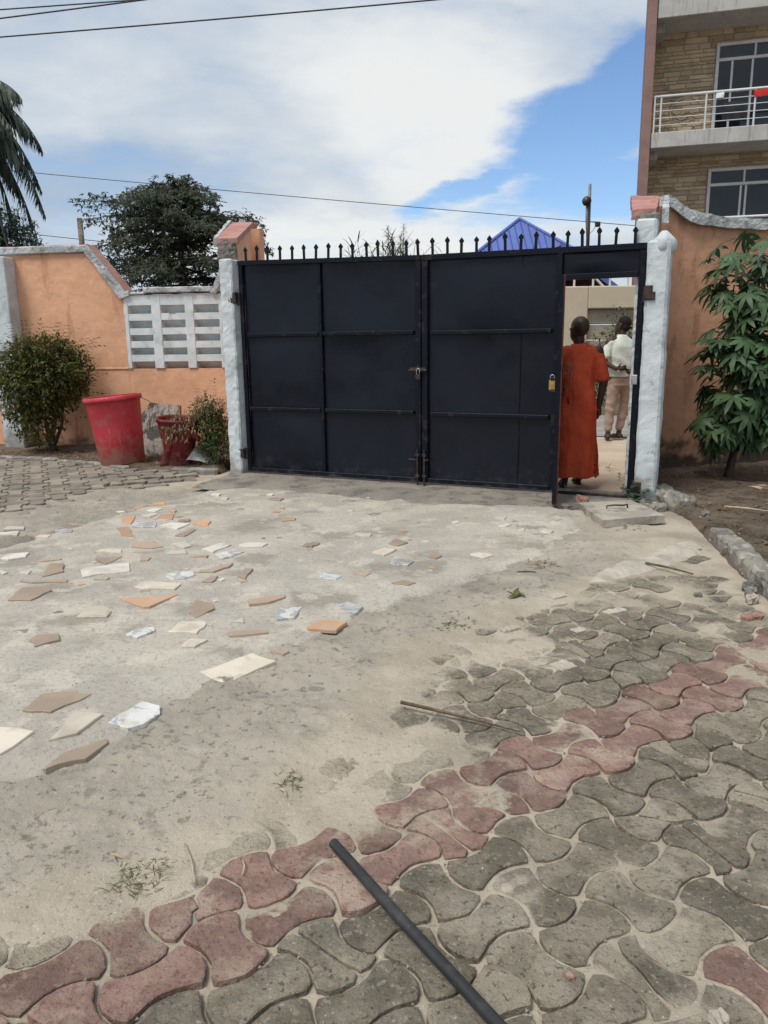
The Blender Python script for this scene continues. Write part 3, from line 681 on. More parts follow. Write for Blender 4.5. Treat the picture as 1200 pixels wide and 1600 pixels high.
# street beyond the gate
def sheet(name, x0, x1, y0, y1, z, mat, nx=60, ny=40, amp=.015, sc=1.5):
    gx = np.linspace(x0, x1, nx); gy = np.linspace(y0, y1, ny); A, B = np.meshgrid(gx, gy); idx = np.arange(nx*ny).reshape(ny, nx)
    F_ = np.stack([idx[:-1, :-1].ravel(), idx[:-1, 1:].ravel(), idx[1:, 1:].ravel(), idx[1:, :-1].ravel()], 1)
    zz = z+amp*fbm(A*sc, B*sc, 4)+amp*.3*fbm(A*sc*6, B*sc*6, 3)
    o = np_mesh(name, np.stack([A.ravel(), B.ravel(), zz.ravel()], 1), F_, mat); o['kind'] = 'structure'; return o
# the street starts on the gate line: build it in the gate's own frame
def gate_sheet(name, x0, x1, y0, y1, z, mat, nx, ny, amp):
    gx = np.linspace(x0, x1, nx); gy = np.linspace(y0, y1, ny); A, B = np.meshgrid(gx, gy); idx = np.arange(nx*ny).reshape(ny, nx)
    wx = GA.x+GU.x*A+GN.x*B; wy = GA.y+GU.y*A+GN.y*B
    F_ = np.stack([idx[:-1, :-1].ravel(), idx[:-1, 1:].ravel(), idx[1:, 1:].ravel(), idx[1:, :-1].ravel()], 1)
    zz = z+amp*fbm(wx*1.6, wy*1.6, 4)+amp*.35*fbm(wx*9, wy*9, 3)
    o = np_mesh(name, np.stack([wx.ravel(), wy.ravel(), zz.ravel()], 1), F_, mat); o['kind'] = 'structure'
gate_sheet('street', -.2, 11, .22, 4.8, .028, M['street'], 140, 70, .012)
gate_sheet('street_paving', -8, 14, 4.75, 8.3, .045, M['street_paving'], 60, 20, .004)

# ---- pavers
def cell_outline(i, j, K=6, sag=.20, gap=.010):
    """axe-shaped paver: edges along u bulge out and edges along v bulge in on even cells, the reverse on odd ones (lattice units)"""
    e = 1 if (i+j) % 2 == 0 else -1; s_ = sag
    pts = []
    def edge(p, q, nrm, k):
        for t in range(K):
            a = t/K; bow = 4*a*(1-a)*k*s_
            pts.append((p[0]+(q[0]-p[0])*a+nrm[0]*bow, p[1]+(q[1]-p[1])*a+nrm[1]*bow))
    edge((0, 0), (1, 0), (0, -1), e); edge((1, 0), (1, 1), (1, 0), -e); edge((1, 1), (0, 1), (0, 1), e); edge((0, 1), (0, 0), (-1, 0), -e)
    return pts
def inset(P, g):
    n = len(P); out = []
    for k in range(n):
        a, b, c = P[k-1], P[k], P[(k+1) % n]
        t1 = np.array(b)-a; t2 = np.array(c)-b; t1 /= np.linalg.norm(t1)+1e-9; t2 /= np.linalg.norm(t2)+1e-9
        nn = np.array([-t1[1]-t2[1], t1[0]+t2[0]]); L = np.linalg.norm(nn); nn = nn/L if L > 1e-6 else nn
        out.append(np.array(b)+nn*g*min(1.6, 2/max(L, .7)))
    return out
def make_paver(poly, zt, sx_, sy_, mat, parent, rs, depth=.05, g=.0056, bev=.004, name='paver'):
    K_ = len(poly)//4 if len(poly) % 4 == 0 else 0; P = inset(poly, g*rs.uniform(.75, 1.35))
    if K_: P = [P[k]*.56+(P[k-1]+P[(k+1) % len(P)])*.22 if k % K_ == 0 else P[k] for k in range(len(P))]
    P = [p+np.array([rs.uniform(-.0022, .0022), rs.uniform(-.0022, .0022)]) for p in P]
    Q = inset(P, bev); n = len(P); c = np.mean(P, 0)
    z = lambda p, d: zt+d+sx_*(p[0]-c[0])+sy_*(p[1]-c[1])
    vs = [(p[0], p[1], z(p, -depth)) for p in P]+[(p[0], p[1], z(p, -bev*.75)) for p in P]+[(q[0], q[1], z(q, rs.uniform(-.0008, .0008))) for q in Q]
    fs = [tuple(range(2*n, 3*n))]
    for i in range(n):
        k = (i+1) % n; fs += [(i, k, n+k, n+i), (n+i, n+k, 2*n+k, 2*n+i)]
    o = MB().add(vs, fs).build(name, mat, parent)
    A_ = np.array([v.co[:] for v in o.data.vertices]); du = sstep(sand_z(A_[:, 0], A_[:, 1])-A_[:, 2], -.0105, .002)
    o.data.attributes.new('dust', 'FLOAT', 'POINT').data.foreach_set('value', du.astype(np.float32)); return o
def split_poly(P, rs):
    """break a paver across its waist"""
    n = len(P); a = rs.choice([2, 3, 4]); b = a+n//2
    mid = [(np.array(P[a])*(1-t)+np.array(P[b])*t)+np.array([rs.uniform(-.01, .01), rs.uniform(-.01, .01)]) for t in (.3, .55, .8)]
    return P[a:b+1]+mid[::-1], P[b:]+P[:a+1]+mid
pav = MB().add([(-1.6, .6, -.07), (4.2, .6, -.07), (4.2, 6.2, -.07), (-1.6, 6.2, -.07)], [(0, 1, 2, 3)]).build('paved_yard', M['joint_sand'], recalc=False)
pav['kind'] = 'structure'
prs = random.Random(5)
cells = []
for i in range(-14, 26):
    for j in range(-24, 26):
        o = LO+i*LU+j*LV; ctr = o+.5*LU+.5*LV
        if ctr[1] < .95 or ctr[1] > 5.7 or abs(ctr[0]) > ctr[1]*.62+.6: continue
        if inside(np.array([ctr[0]]), np.array([ctr[1]]), [(2.42, 9), (2.36, 5.54), (2.2, 4.77), (2.12, 4.2), (2.1, 3.5), (9, 3.5), (9, 9)])[0]: continue
        cells.append((math.hypot(*ctr), i, j, o, ctr))
cells.sort(key=lambda t: t[0])
npav = 0; rest = MB()
for _, i, j, o, ctr in cells:
    P = [o+p[0]*LU+p[1]*LV for p in cell_outline(i, j)]
    zt = prs.gauss(0, .0026); tx, ty = prs.gauss(0, .012), prs.gauss(0, .012)
    c = float(cover_amt(ctr[0], ctr[1])); sz = sand_z(np.array([p[0]*.8+ctr[0]*.2 for p in P]), np.array([p[1]*.8+ctr[1]*.2 for p in P]))
    if c > .45 or (sz > zt+.002).mean() > .9: continue
    red = j in (0, -1)
    if red and i < 3: zt += .003
    if (-9 <= i-j-4 <= 9) and ctr[0] > .76 and ctr[1] < 1.62: red = True
    mat = M['paver_red'] if red else M['paver_grey']
    polys = split_poly(P, prs) if prs.random() < .16 else (P,)
    for pp in polys:
        if npav < 296:
            make_paver(pp, zt+(prs.gauss(0, .002) if len(polys) > 1 else 0), tx, ty, mat, pav, prs, g=.0056 if len(polys) == 1 else .0035); npav += 1
        else:
            t = MB(); q = make_paver(pp, zt, tx, ty, mat, pav, prs); me = q.data
            rest.add([v.co[:] for v in me.vertices], [tuple(p.vertices) for p in me.polygons]); bpy.data.objects.remove(q); bpy.data.meshes.remove(me)
if rest.v: rest.build('pavers_far', M['paver_grey'], pav)['kind'] = 'stuff'

# left paving, further back
lpoly = LEFTPAV+[(-7.2, 11.1), (-7.2, 6.0)]
lpav = MB().add([(p[0], p[1], -.045) for p in lpoly], [tuple(range(len(lpoly)))]).build('left_paving', M['soil'])
lpav['kind'] = 'structure'
a_ = R(24); U2 = np.array([math.cos(a_), math.sin(a_)])*.2; V2 = np.array([-math.sin(a_), math.cos(a_)])*.2; L0 = np.array([-4., 8.])
lc = []
for i in range(-26, 26):
    for j in range(-20, 22):
        ctr = L0+(i+.5)*U2+(j+.5)*V2
        if not inside(np.array([ctr[0]]), np.array([ctr[1]]), lpoly)[0] or ctr[0] < -.55*ctr[1]: continue
        if ctr[1] < 5.8: continue
        lc.append((i, j, ctr))
lc.sort(key=lambda t: t[2][1])
for q, (i, j, ctr) in enumerate(lc[:290]):
    o = L0+i*U2+j*V2; P = [o+p[0]*U2+p[1]*V2 for p in cell_outline(i, j, 4)]
    sink = .034*(1-sstep(dist_line(np.array([ctr[0]]), np.array([ctr[1]]), LEFTPAV[:4])[0], .05, .35))
    make_paver(P, .036-float(sink)+prs.gauss(0, .003), prs.gauss(0, .012), prs.gauss(0, .012), M['paver_far'], lpav, prs, g=.007)
def clip_sheet(name, poly, step, zf, mat):
    xs = [p[0] for p in poly]; ys = [p[1] for p in poly]
    A, B = np.meshgrid(np.arange(min(xs), max(xs)+step, step), np.arange(min(ys), max(ys)+step, step)); n, m = A.shape
    idx = np.arange(n*m).reshape(n, m); F_ = np.stack([idx[:-1, :-1].ravel(), idx[:-1, 1:].ravel(), idx[1:, 1:].ravel(), idx[1:, :-1].ravel()], 1)
    ins = inside(A.ravel(), B.ravel(), poly); idx_F = F_; F_ = F_[ins[F_].any(1)]; u = np.unique(F_); rm = -np.ones(n*m, int); rm[u] = np.arange(len(u))
    sd_ = dist_line(A.ravel(), B.ravel(), poly, True); ins2 = ins | (sd_ < step*2.2); F_ = idx_F[ins2[idx_F].any(1)]; u = np.unique(F_); rm = -np.ones(n*m, int); rm[u] = np.arange(len(u))
    zz = np.where(ins, zf(A.ravel(), B.ravel()), zf(A.ravel(), B.ravel())-sd_*1.3)
    o = np_mesh(name, np.stack([A.ravel()[u], B.ravel()[u], zz[u]], 1), rm[F_], mat); o['kind'] = 'structure'; return o
KERBL = [(-7.6, 11.45), (-5.25, 10.44), (-3.77, 9.76), (-3.12, 9.26), (-1.96, 9.0)]
def bed_z(x, y): return .055+.03*fbm(np.asarray(x)*1.7, np.asarray(y)*1.7, 4)+.012*fbm(np.asarray(x)*8, np.asarray(y)*8, 3)
def bed_zs(x, y): return float(bed_z(np.array([x]), np.array([y]))[0])
clip_sheet('left_bed', [(p[0]-.03, p[1]+.05) for p in KERBL]+[(-1.7, 11.6), (-7.6, 12.4)], .045, bed_z, M['soil'])
clip_sheet('right_bed', [(2.52, 7.0), (2.62, 6.4), (2.47, 5.56), (2.34, 4.77), (2.27, 4.2), (2.2, 3.4), (6.5, 3.4), (6.5, 9.8), (3.0, 9.0), (2.66, 7.3)], .045,
    lambda x, y: .045+.03*fbm(x*1.5+4, y*1.5, 4)+.014*fbm(x*7, y*7, 3), M['soil'])
# pale mortar smear beside the slab
def patch_z(x, y):
    d = dist_line(x, y, PATCH, True); return sand_z(x, y)-.003+.013*sstep(d, 0, .05)+.016*fbm(x*6, y*6, 3)+.007*fbm(x*21, y*21, 3)
pt_ = clip_sheet('mortar_patch', PATCH, .014, patch_z, M['mortar'])
# ================================================================ WALLS
# ---- left boundary wall: local frame at (-3.6, 11.4), x along the wall to the right, -y towards the yard
lw = thing('boundary_wall', 'orange painted boundary wall with sloping white edged shoulders and a louvred white vent panel', 'wall', (-3.6, 11.4, 0), R(-7.5))
W_T = .22
MB().prism([(-5.0, -.1), (-.10, -.1), (-.10, 2.19), (-.58, 2.80), (-5.0, 2.80)], 0, W_T, 'y').build('wall_panel', M['orange'], lw, sub=.25, rough=.004, rs=2)
MB().prism([(-.10, -.1), (2.0, -.1), (2.0, 1.17), (-.10, 1.17)], 0.004, W_T, 'y').build('low_wall', M['orange'], lw, sub=.25, rough=.004, rs=2)
MB().prism([(1.37, 1.17), (1.95, 1.17), (1.95, 3.05), (1.70, 3.05), (1.37, 2.2)], 0.006, W_T, 'y').build('shoulder_panel', M['orange'], lw, sub=.25, rough=.003)
MB().box((-4.9, -.012, 1.165), (-.105, .002, 1.185), .003).build('plaster_line', M['orange'], lw)
cp = MB(); cp.box((-5.0, -.05, 2.80), (-.57, .01, 2.90), .012)
cp.prism([(-.57, 2.90), (-.60, 2.80), (-.12, 2.15), (.01, 2.20), (.01, 2.27), (-.06, 2.26)], -.05, .012, 'y')
cp.build('white_coping', M['coping'], lw, sub=.12, rough=.009, rs=6)
cq = MB(); cq.box((-5.0, .014, 2.805), (-.58, W_T+.05, 2.915), .015)
cq.prism([(-.58, 2.92), (-.62, 2.81), (-.11, 2.17), (.02, 2.19), (.02, 2.26), (-.05, 2.27)], .014, W_T+.05, 'y')
cq.build('pink_coping', M['pink'], lw, sub=.12, rough=.008, rs=6)
co = MB(); co.box((.22, -.05, 2.225), (1.36, W_T+.04, 2.305), .014); co.box((-.0, -.035, 2.205), (.24, W_T+.02, 2.245), .014)
co.build('vent_coping', M['coping'], lw, sub=.09, rough=.012, rs=8)
sh = MB(); sh.prism([(1.22, 2.22), (1.30, 2.20), (1.78, 3.14), (1.70, 3.18)], -.055, .02, 'y').build('shoulder_coping', M['coping'], lw, sub=.12, rough=.008, rs=6)
MB().prism([(1.31, 2.21), (1.40, 2.21), (1.86, 3.13), (1.79, 3.15)], .022, W_T+.05, 'y').build('shoulder_cap', M['pink'], lw, sub=.12, rough=.006)
# pilaster
MB().box((-2.02, -.26, -.1), (-1.70, -.0, 2.755), .012).build('pilaster', M['white_paint'], lw, sub=.12, rough=.005, rs=4)
# louvred vent panel (three bays of slats)
vp = MB()
for x0, x1 in ((-.095, -.035), (.315, .455), (.815, .945), (1.315, 1.365)): vp.box((x0, -.015, 1.172), (x1, W_T-.01, 2.20), .006)
vp.box((-.095, -.008, 2.145), (1.365, W_T-.014, 2.203), .006)
vent = vp.build('vent_frame', M['white_block'], lw, sub=.1, rough=.003, rs=6)
srs = random.Random(2)
for bx0, bx1 in ((-.037, .317), (.453, .817), (.943, 1.317)):
    for k in range(5):
        zc_ = (1.315, 1.51, 1.70, 1.90, 2.105)[k]+srs.uniform(-.005, .005)
        # slat tilted: front lip facing the yard, tail falling away outside
        pr = [(-.006, zc_+.046), (.018, zc_+.048), (.190, zc_-.130), (.178, zc_-.156), (.02, zc_-.012), (.004, zc_-.048), (-.006, zc_-.046)]
        mb = MB()
        if k == 3 and bx0 > .4 and bx1 < .9:      # the chipped slat
            mb.prism(pr, bx0, bx0+.12, 'x'); mb.prism([(p[0], p[1] if p[1] > zc_ and False else p[1]-(.02 if p[1] > zc_+.02 else 0)) for p in pr], bx0+.12, bx1-.14, 'x'); mb.prism(pr, bx1-.14, bx1, 'x')
        else: mb.prism(pr, bx0, bx1, 'x')
        mb.build('slat', M['white_block'], vent)
# kerb of the left bed
kl = MB(); kr_ = random.Random(9)
for a, b in zip(KERBL[:-1], KERBL[1:]):
    L = math.hypot(b[0]-a[0], b[1]-a[1]); n_ = max(1, round(L/.62)); an = math.atan2(b[1]-a[1], b[0]-a[0])
    for k in range(n_):
        if a[0] > -3.3 and k == 0: continue
        p = (a[0]+(b[0]-a[0])*k/n_, a[1]+(b[1]-a[1])*k/n_)
        o = MB().box((.008, -.05, -.10), (L/n_-.008, .05, .07+kr_.uniform(-.014, .008)), .016).build('kerb_stone', M['stone'], None, sub=.08, rough=.010, rs=9,
            loc=(p[0], p[1], 0), rot=(kr_.uniform(-.05, .05), kr_.uniform(-.01, .01), an+kr_.uniform(-.02, .02)))
        o['kind'] = 'structure'

# ---- wing wall behind the left gate post
wl = thing('wing_wall', 'short orange wing wall with sloping pink top behind the left gate post', 'wall', (0, 0, 0))
f0, f1, b0, b1 = (-1.80, 9.06), (-1.63, 9.06), (-2.00, 11.02), (-1.76, 11.02)
zt_ = lambda y: 2.63+(3.10-2.63)*(y-9.06)/(11.02-9.06)
def wing(f0, f1, b0, b1, z0, zf, zb, ov=0.):
    vs = [(f0[0]-ov, f0[1]-ov, z0), (f1[0]+ov, f1[1]-ov, z0), (b1[0]+ov, b1[1]+ov, z0 if not isinstance(z0, tuple) else z0), (b0[0]-ov, b0[1]+ov, z0)]
    vs += [(f0[0]-ov, f0[1]-ov, zf), (f1[0]+ov, f1[1]-ov, zf), (b1[0]+ov, b1[1]+ov, zb), (b0[0]-ov, b0[1]+ov, zb)]
    return vs, [(0, 1, 2, 3), (4, 5, 6, 7), (0, 1, 5, 4), (1, 2, 6, 5), (2, 3, 7, 6), (3, 0, 4, 7)]
mb = MB(); vs, fs = wing(f0, f1, b0, b1, -.1, 2.60, 3.02); mb.add(vs, fs).build('wall_panel', M['orange'], wl, sub=.15, rough=.006, rs=4)
def wing_cap(f0, f1, b0, b1, zf, zb, th, ov):
    vs, fs = wing(f0, f1, b0, b1, 0, zf, zb, ov); lo_ = [(x, y, (zf if k < 2 else zb)-th) for k, (x, y, z) in enumerate(vs[:4])]
    return lo_+vs[4:], fs
mb = MB(); mb.add(*wing_cap(f0, f1, b0, b1, 2.66, 3.12, .07, .03)); mb.build('pink_cap', M['pink'], wl, sub=.1, rough=.012, rs=6)
mb = MB(); mb.add(*wing_cap((f0[0]-.07, f0[1]), (f0[0]-.032, f0[1]), (b0[0]-.06, b0[1]), (b0[0]-.02, b0[1]), 2.665, 3.14, .10, .0)); mb.build('cap_edge', M['coping'], wl, sub=.1, rough=.012, rs=7)
mb = MB(); mb.box((-1.815, 8.97, 2.33), (-1.60, 9.055, 2.62), .02); mb.build('broken_end', M['rubble'], wl, sub=.05, rough=.022, rs=9)

# ---- gate posts
pl_ = thing('gate_post', 'white limewashed concrete post holding the hinges at the left end of the black gate', 'post', tuple(gw(-.185, -.1)), GANG, 'gate posts')
mb = MB(); mb.box((0, -.02, -.1), (.168, .20, 2.40), .014); mb.build('post_shaft', M['white_paint'], pl_, sub=.07, rough=.010, rs=6)
mb = MB(); mb.box((-.025, -.06, -.1), (.185, .215, .055), .02); mb.build('post_foot', M['rubble'], pl_, sub=.06, rough=.015, rs=8)
pr_ = thing('gate_post', 'white limewashed post with a knobbly rounded top right of the black gate', 'post', tuple(gw(4.262, -.1)), GANG, 'gate posts')
mb = MB(); mb.box((0, 0, -.1), (.188, .30, 2.33), .022); mb.build('post_shaft', M['white_paint'], pr_, sub=.07, rough=.008, rs=5)
mb = MB(); mb.box((.03, -.018, 2.18), (.225, .31, 2.41), .08); mb.build('post_knob', M['white_paint'], pr_, sub=.05, rough=.014, rs=8, smooth=True)
mb = MB(); mb.box((-.12, .105, 2.29), (.055, .30, 2.53), .02); mb.build('post_neck', M['white_paint'], pr_, sub=.05, rough=.012, rs=8)
mb = MB(); mb.box((-.095, .11, .0), (-.004, .50, 2.285), .012); mb.build('jamb', M['white_paint'], pr_, sub=.05, rough=.013, rs=9)
mb = MB(); mb.box((-.112, .095, .0), (.0, .52, .16), .02); mb.build('jamb_foot', M['rubble'], pr_, sub=.05, rough=.02, rs=9)
# ---- right wing + wall
wr = thing('boundary_wall', 'shaded orange boundary wall with swooping grey coping behind the leafy plant', 'wall', (3.3, 8.8, 0), R(14))
prof = [(-.25, 2.90), (-.17, 2.86), (-.09, 2.81), (.03, 2.75), (.15, 2.72), (.48, 2.69), (1.2, 2.68), (3.2, 2.68)]
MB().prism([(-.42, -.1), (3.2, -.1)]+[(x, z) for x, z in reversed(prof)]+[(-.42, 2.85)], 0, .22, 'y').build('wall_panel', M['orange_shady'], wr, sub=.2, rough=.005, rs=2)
top = [(x, z+.10) for x, z in prof]
MB().prism([(x, z-.012) for x, z in prof]+top[::-1], -.06, .27, 'y').build('coping', M['coping'], wr, sub=.07, rough=.014, rs=7)
wg = thing('wing_wall', 'orange wing wall with chipped pink cap above the right gate post', 'wall', (0, 0, 0))
f0 = gw(4.125, .24); f1 = gw(4.30, .24); b0 = Vector((2.70, 8.62, 0)); b1 = Vector((3.00, 8.70, 0))
f0, f1, b0, b1 = [(p.x, p.y) for p in (f0, f1, b0, b1)]
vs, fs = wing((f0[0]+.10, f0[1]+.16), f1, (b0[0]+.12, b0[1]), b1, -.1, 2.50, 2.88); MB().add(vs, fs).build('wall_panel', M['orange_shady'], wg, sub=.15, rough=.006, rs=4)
MB().add(*wing_cap((f0[0]-.03, f0[1]), (f1[0]-.05, f1[1]), (b0[0]-.02, b0[1]), (b1[0]-.04, b1[1]), 2.63, 2.985, .085, .025)).build('pink_cap', M['pink'], wg, sub=.08, rough=.016, rs=6)
MB().add(*wing_cap((f1[0]+.032, f1[1]), (f1[0]+.10, f1[1]), (b1[0]+.032, b1[1]), (b1[0]+.08, b1[1]), 2.63, 2.99, .12, .0)).build('cap_edge', M['coping'], wg, sub=.08, rough=.014, rs=7)
g0 = gw(4.125, .16); mb = MB(); mb.box((0, 0, 2.44), (.20, .12, 2.60), .025); mb.build('broken_end', M['rubble'], wg, sub=.04, rough=.022, rs=9, loc=tuple(g0), rot=(0, 0, GANG))

# ================================================================ THE GATE
gate = thing('metal_gate', 'black double leaf sheet metal gate with spikes on top and an open wicket door', 'gate', tuple(GA), GANG)
def topz(x): return 2.385-.055*min(x, 2.15)/2.15-.012*max(0, x-2.15)/2.1
def bar(mb, x0, x1, z0, z1, y0=-.045, y1=-.004, ch=.005): mb.box((x0, y0, z0), (x1, y1, z1), ch)
def slope_bar(mb, x0, x1, h, y0, y1):
    a, b = topz(x0), topz(x1); mb.prism([(x0, a-h), (x1, b-h), (x1, b), (x0, a)], y0, y1, 'y')
ZB = .075
# left leaf
f = MB(); bar(f, .012, .060, ZB, topz(0)-.046); bar(f, 2.085, 2.143, ZB, topz(2.1)-.046); slope_bar(f, .012, 2.143, .045, -.05, 0)
bar(f, .061, 2.084, ZB, ZB+.045)
leafL = f.build('gate_leaf', M['gate_bar'], gate)
f = MB(); bar(f, 2.152, 2.215, ZB, topz(2.2)-.046); bar(f, 2.125, 2.17, ZB, topz(2.2)-.046, -.003, .004, .002); slope_bar(f, 2.152, 4.25, .05, -.05, 0); bar(f, 2.216, 3.47, ZB, ZB+.045)
bar(f, 3.47, 3.525, ZB-.0, 2.268); bar(f, 4.196, 4.25, .03, 2.266); bar(f, 3.526, 4.195, 2.035, 2.085); bar(f, 3.526, 4.195, .035, .075, -.045, .0)
leafR = f.build('gate_leaf', M['gate_bar'], gate)
def sheetp(x0, x1, z0, z1, par, ztop=None):
    n_ = 9; rs = random.Random(int(x0*100+z0*10)); mb = MB(); vs = []; fs = []
    for iy in range(2):
        for a in range(n_):
            for b in range(n_):
                u_, v_ = a/(n_-1), b/(n_-1); x = x0+(x1-x0)*u_; zt2 = z1 if ztop is None else topz(x)-.02
                bulge = .015*math.sin(math.pi*u_)*math.sin(math.pi*v_)*(1 if rs.random() < 2 else 0)*(1 if int(x0*7+z0*3) % 2 else -1)
                vs.append((x, -.0005+iy*.0025+bulge+.005*mnoise.noise(Vector((x*3, 1, (z0+(zt2-z0)*v_)*3))), z0+(zt2-z0)*v_))
    k = n_*n_
    for a in range(n_-1):
        for b in range(n_-1):
            i = a*n_+b; fs.append((i, i+n_, i+n_+1, i+1)); fs.append((k+i, k+i+1, k+i+n_+1, k+i+n_))
    mb.add(vs, fs).build('sheet_panel', M['gate'], par, smooth=True, recalc=False)
R1, R2 = 1.595, .79
for x0, x1 in ((.055, 1.0), (1.0, 2.09)):
    for z0, z1, t in ((ZB+.04, R2, None), (R2, R1, None), (R1, 2.33, 1)): sheetp(x0, x1, z0, z1, leafL, t)
for z0, z1, t in ((ZB+.04, R2, None), (R2, R1, None), (R1, 2.3, 1)): sheetp(2.21, 3.475, z0, z1, leafR, t)
sheetp(3.52, 4.2, 2.08, 2.27, leafR, 1)
MB().box((.985, -.038, ZB+.046), (1.02, -.004, topz(1)-.047), .004).build('stile', M['gate_bar'], leafL)
MB().box((3.145, -.005, ZB+.046), (3.152, -.003, topz(3.1)-.05), .003).build('seam', M['gate_bar'], leafR)
for z in (R1, R2):
    for x0, x1 in ((.085, .975), (1.03, 2.06)): MB().box((x0, -.04, z-.02), (x1, -.004, z+.02), .005).build('rail', M['gate_bar'], leafL)
    MB().box((2.24, -.04, z-.028), (3.445, -.004, z+.012), .005).build('rail', M['gate_bar'], leafR)
# spikes
sp = MB(); w_ = .0125; h_ = .155
sp.prism([(-w_, 0), (w_, 0), (w_, h_-.055), (w_*1.9, h_-.04), (w_*1.7, h_-.028), (0, h_), (-w_*1.7, h_-.028), (-w_*1.9, h_-.04), (-w_, h_-.055)], -.006, .006, 'y')
spk = None; srs = random.Random(6)
NS = 29
for k in range(NS):
    x = .10+k*(4.14-.10)/(NS-1)+srs.uniform(-.014, .014)
    par = leafL if x < 2.15 else leafR
    if spk is None: o = sp.build('spike', M['gate_bar'], par); spk = o
    else: o = spk.copy(); COL.objects.link(o); o.parent = par
    o.location = (x, -.022, topz(x)-.004); o.rotation_euler = (srs.uniform(-.03, .03), srs.uniform(-.045, .045), srs.uniform(-.2, .2)); o.scale = (1, 1, srs.uniform(.93, 1.07))
# hinges
for x, z, par in ((-.01, 1.98, leafL), (-.01, .28, leafL), (4.275, 1.88, leafR), (4.275, .16, leafR)):
    mb = MB(); s_ = 1 if par is leafR else -1
    mb.tube([(x-s_*.02, -.05, z-.065), (x-s_*.02, -.05, z+.065)], .017, 10)
    mb.box((min(x-s_*.02, x+s_*.05), -.118, z-.045), (max(x-s_*.02, x+s_*.05), -.035, z+.075 if z > 1 else z+.06), .006)
    if z > 1: mb.box((min(x, x+s_*.075), -.116, z-.05), (max(x, x+s_*.075), -.10, z+.02), .004)
    mb.build('hinge', M['iron'], par)
# slide bolt and drop bolt in the middle
mb = MB(); mb.box((2.03, -.058, 1.20), (2.20, -.046, 1.245), .003); mb.tube([(2.02, -.066, 1.222), (2.215, -.066, 1.222)], .009, 8); mb.build('slide_bolt', M['iron'], leafL)
for x, par in ((2.11, leafL), (2.185, leafR)):
    mb = MB(); mb.tube([(x, -.062, .02), (x, -.062, .42)], .010, 8); mb.tube([(x, -.062, .31), (x-.09 if par is leafL else x+.05, -.075, .315)], .008, 8)
    for z in (.14, .36): mb.box((x-.022, -.072, z-.014), (x+.022, -.046, z+.014), .003)
    mb.build('drop_bolt', M['iron'], par)
# wicket door, swung open into the yard, seen edge on
DA = math.atan2(6.73-7.335, 1.544-1.683)-GANG
door = MB(); DL = .63
Mx = Matrix.Translation((3.535, -.03, 0)) @ Matrix.Rotation(DA, 4, 'Z')
for a, b in (((0, -.022, .085), (.045, .022, 2.03)), ((DL-.045, -.022, .075), (DL, .022, 2.03)), ((.046, -.02, .085), (DL-.046, .02, .13)), ((.046, -.02, 1.985), (DL-.046, .02, 2.028)), ((.046, -.018, 1.03), (DL-.046, .018, 1.07))):
    door.box(a, b, .005, Mx)
wd = door.build('wicket_door', M['rust'], gate)
mb = MB(); mb.box((.01, -.026, .09), (DL-.008, -.0225, 2.025), .001, Mx); mb.build('door_sheet', M['gate'], wd)
mb = MB(); mb.box((DL-.05, -.03, .07), (DL+.004, -.0265, 2.032), .001, Mx); mb.box((DL+.0005, -.026, .07), (DL+.005, .008, 2.032), .001, Mx); mb.build('edge_strip', M['gate_bar'], wd)
mb = MB(); mb.tube([Mx @ Vector((DL-.12, .045, 1.22)), Mx @ Vector((DL+.02, .045, 1.22))], .008, 8)
mb.tube([Mx @ Vector(p) for p in ((DL-.10, .022, 1.10), (DL-.10, .085, 1.11), (DL-.10, .09, 1.20), (DL-.10, .085, 1.29), (DL-.10, .022, 1.30))], .007, 8)
mb.box((DL-.13, .022, 1.18), (DL-.02, .034, 1.26), .003, Mx); mb.build('door_bolt', M['iron'], wd)
for a_z, b_z, o_y in ((1.06, 1.085, -.075), (1.17, 1.185, -.085)): mb = MB(); mb.box((DL-.055, o_y, a_z), (DL-.015, -.03, b_z), .003, Mx); mb.build('door_staple', M['iron'], wd)
MB().box((4.185, -.062, 1.10), (4.235, -.047, 1.185), .004).build('strike_plate', M['steel'], leafR)

def padlock(name, label, loc, rz, bodymat, w=.046, h=.052, shackle=.055):
    t = thing(name, label, 'padlock', loc, rz)
    MB().box((-w/2, -.011, -h), (w/2, .011, 0), .004).build('lock_body', bodymat, t)
    pth = [(-w*.32, 0, -.004), (-w*.32, 0, shackle*.55)]+[(-w*.32*math.cos(q), 0, shackle*.55+w*.36*math.sin(q)) for q in np.linspace(.3, math.pi-.3, 6)]+[(w*.32, 0, shackle*.55), (w*.32, 0, -.004)]
    MB().tube(pth, .0045, 8).build('shackle', M['steel'], t, smooth=True)
padlock('padlock', 'dark padlock with bright steel shackle fastening the middle of the black gate', tuple(gw(2.13, -.088, 1.185)), GANG, M['iron'], .05, .055, .07)
q = gw(0, 0)+Vector((0, 0, 0)); dp = Matrix.Translation(GA) @ Matrix.Rotation(GANG, 4, 'Z') @ Mx @ Vector((DL-.035, -.060, 1.16))
padlock('padlock', 'brass padlock hanging on the edge of the open wicket door', tuple(dp), GANG+.1, M['brass'], .055, .085, .05)
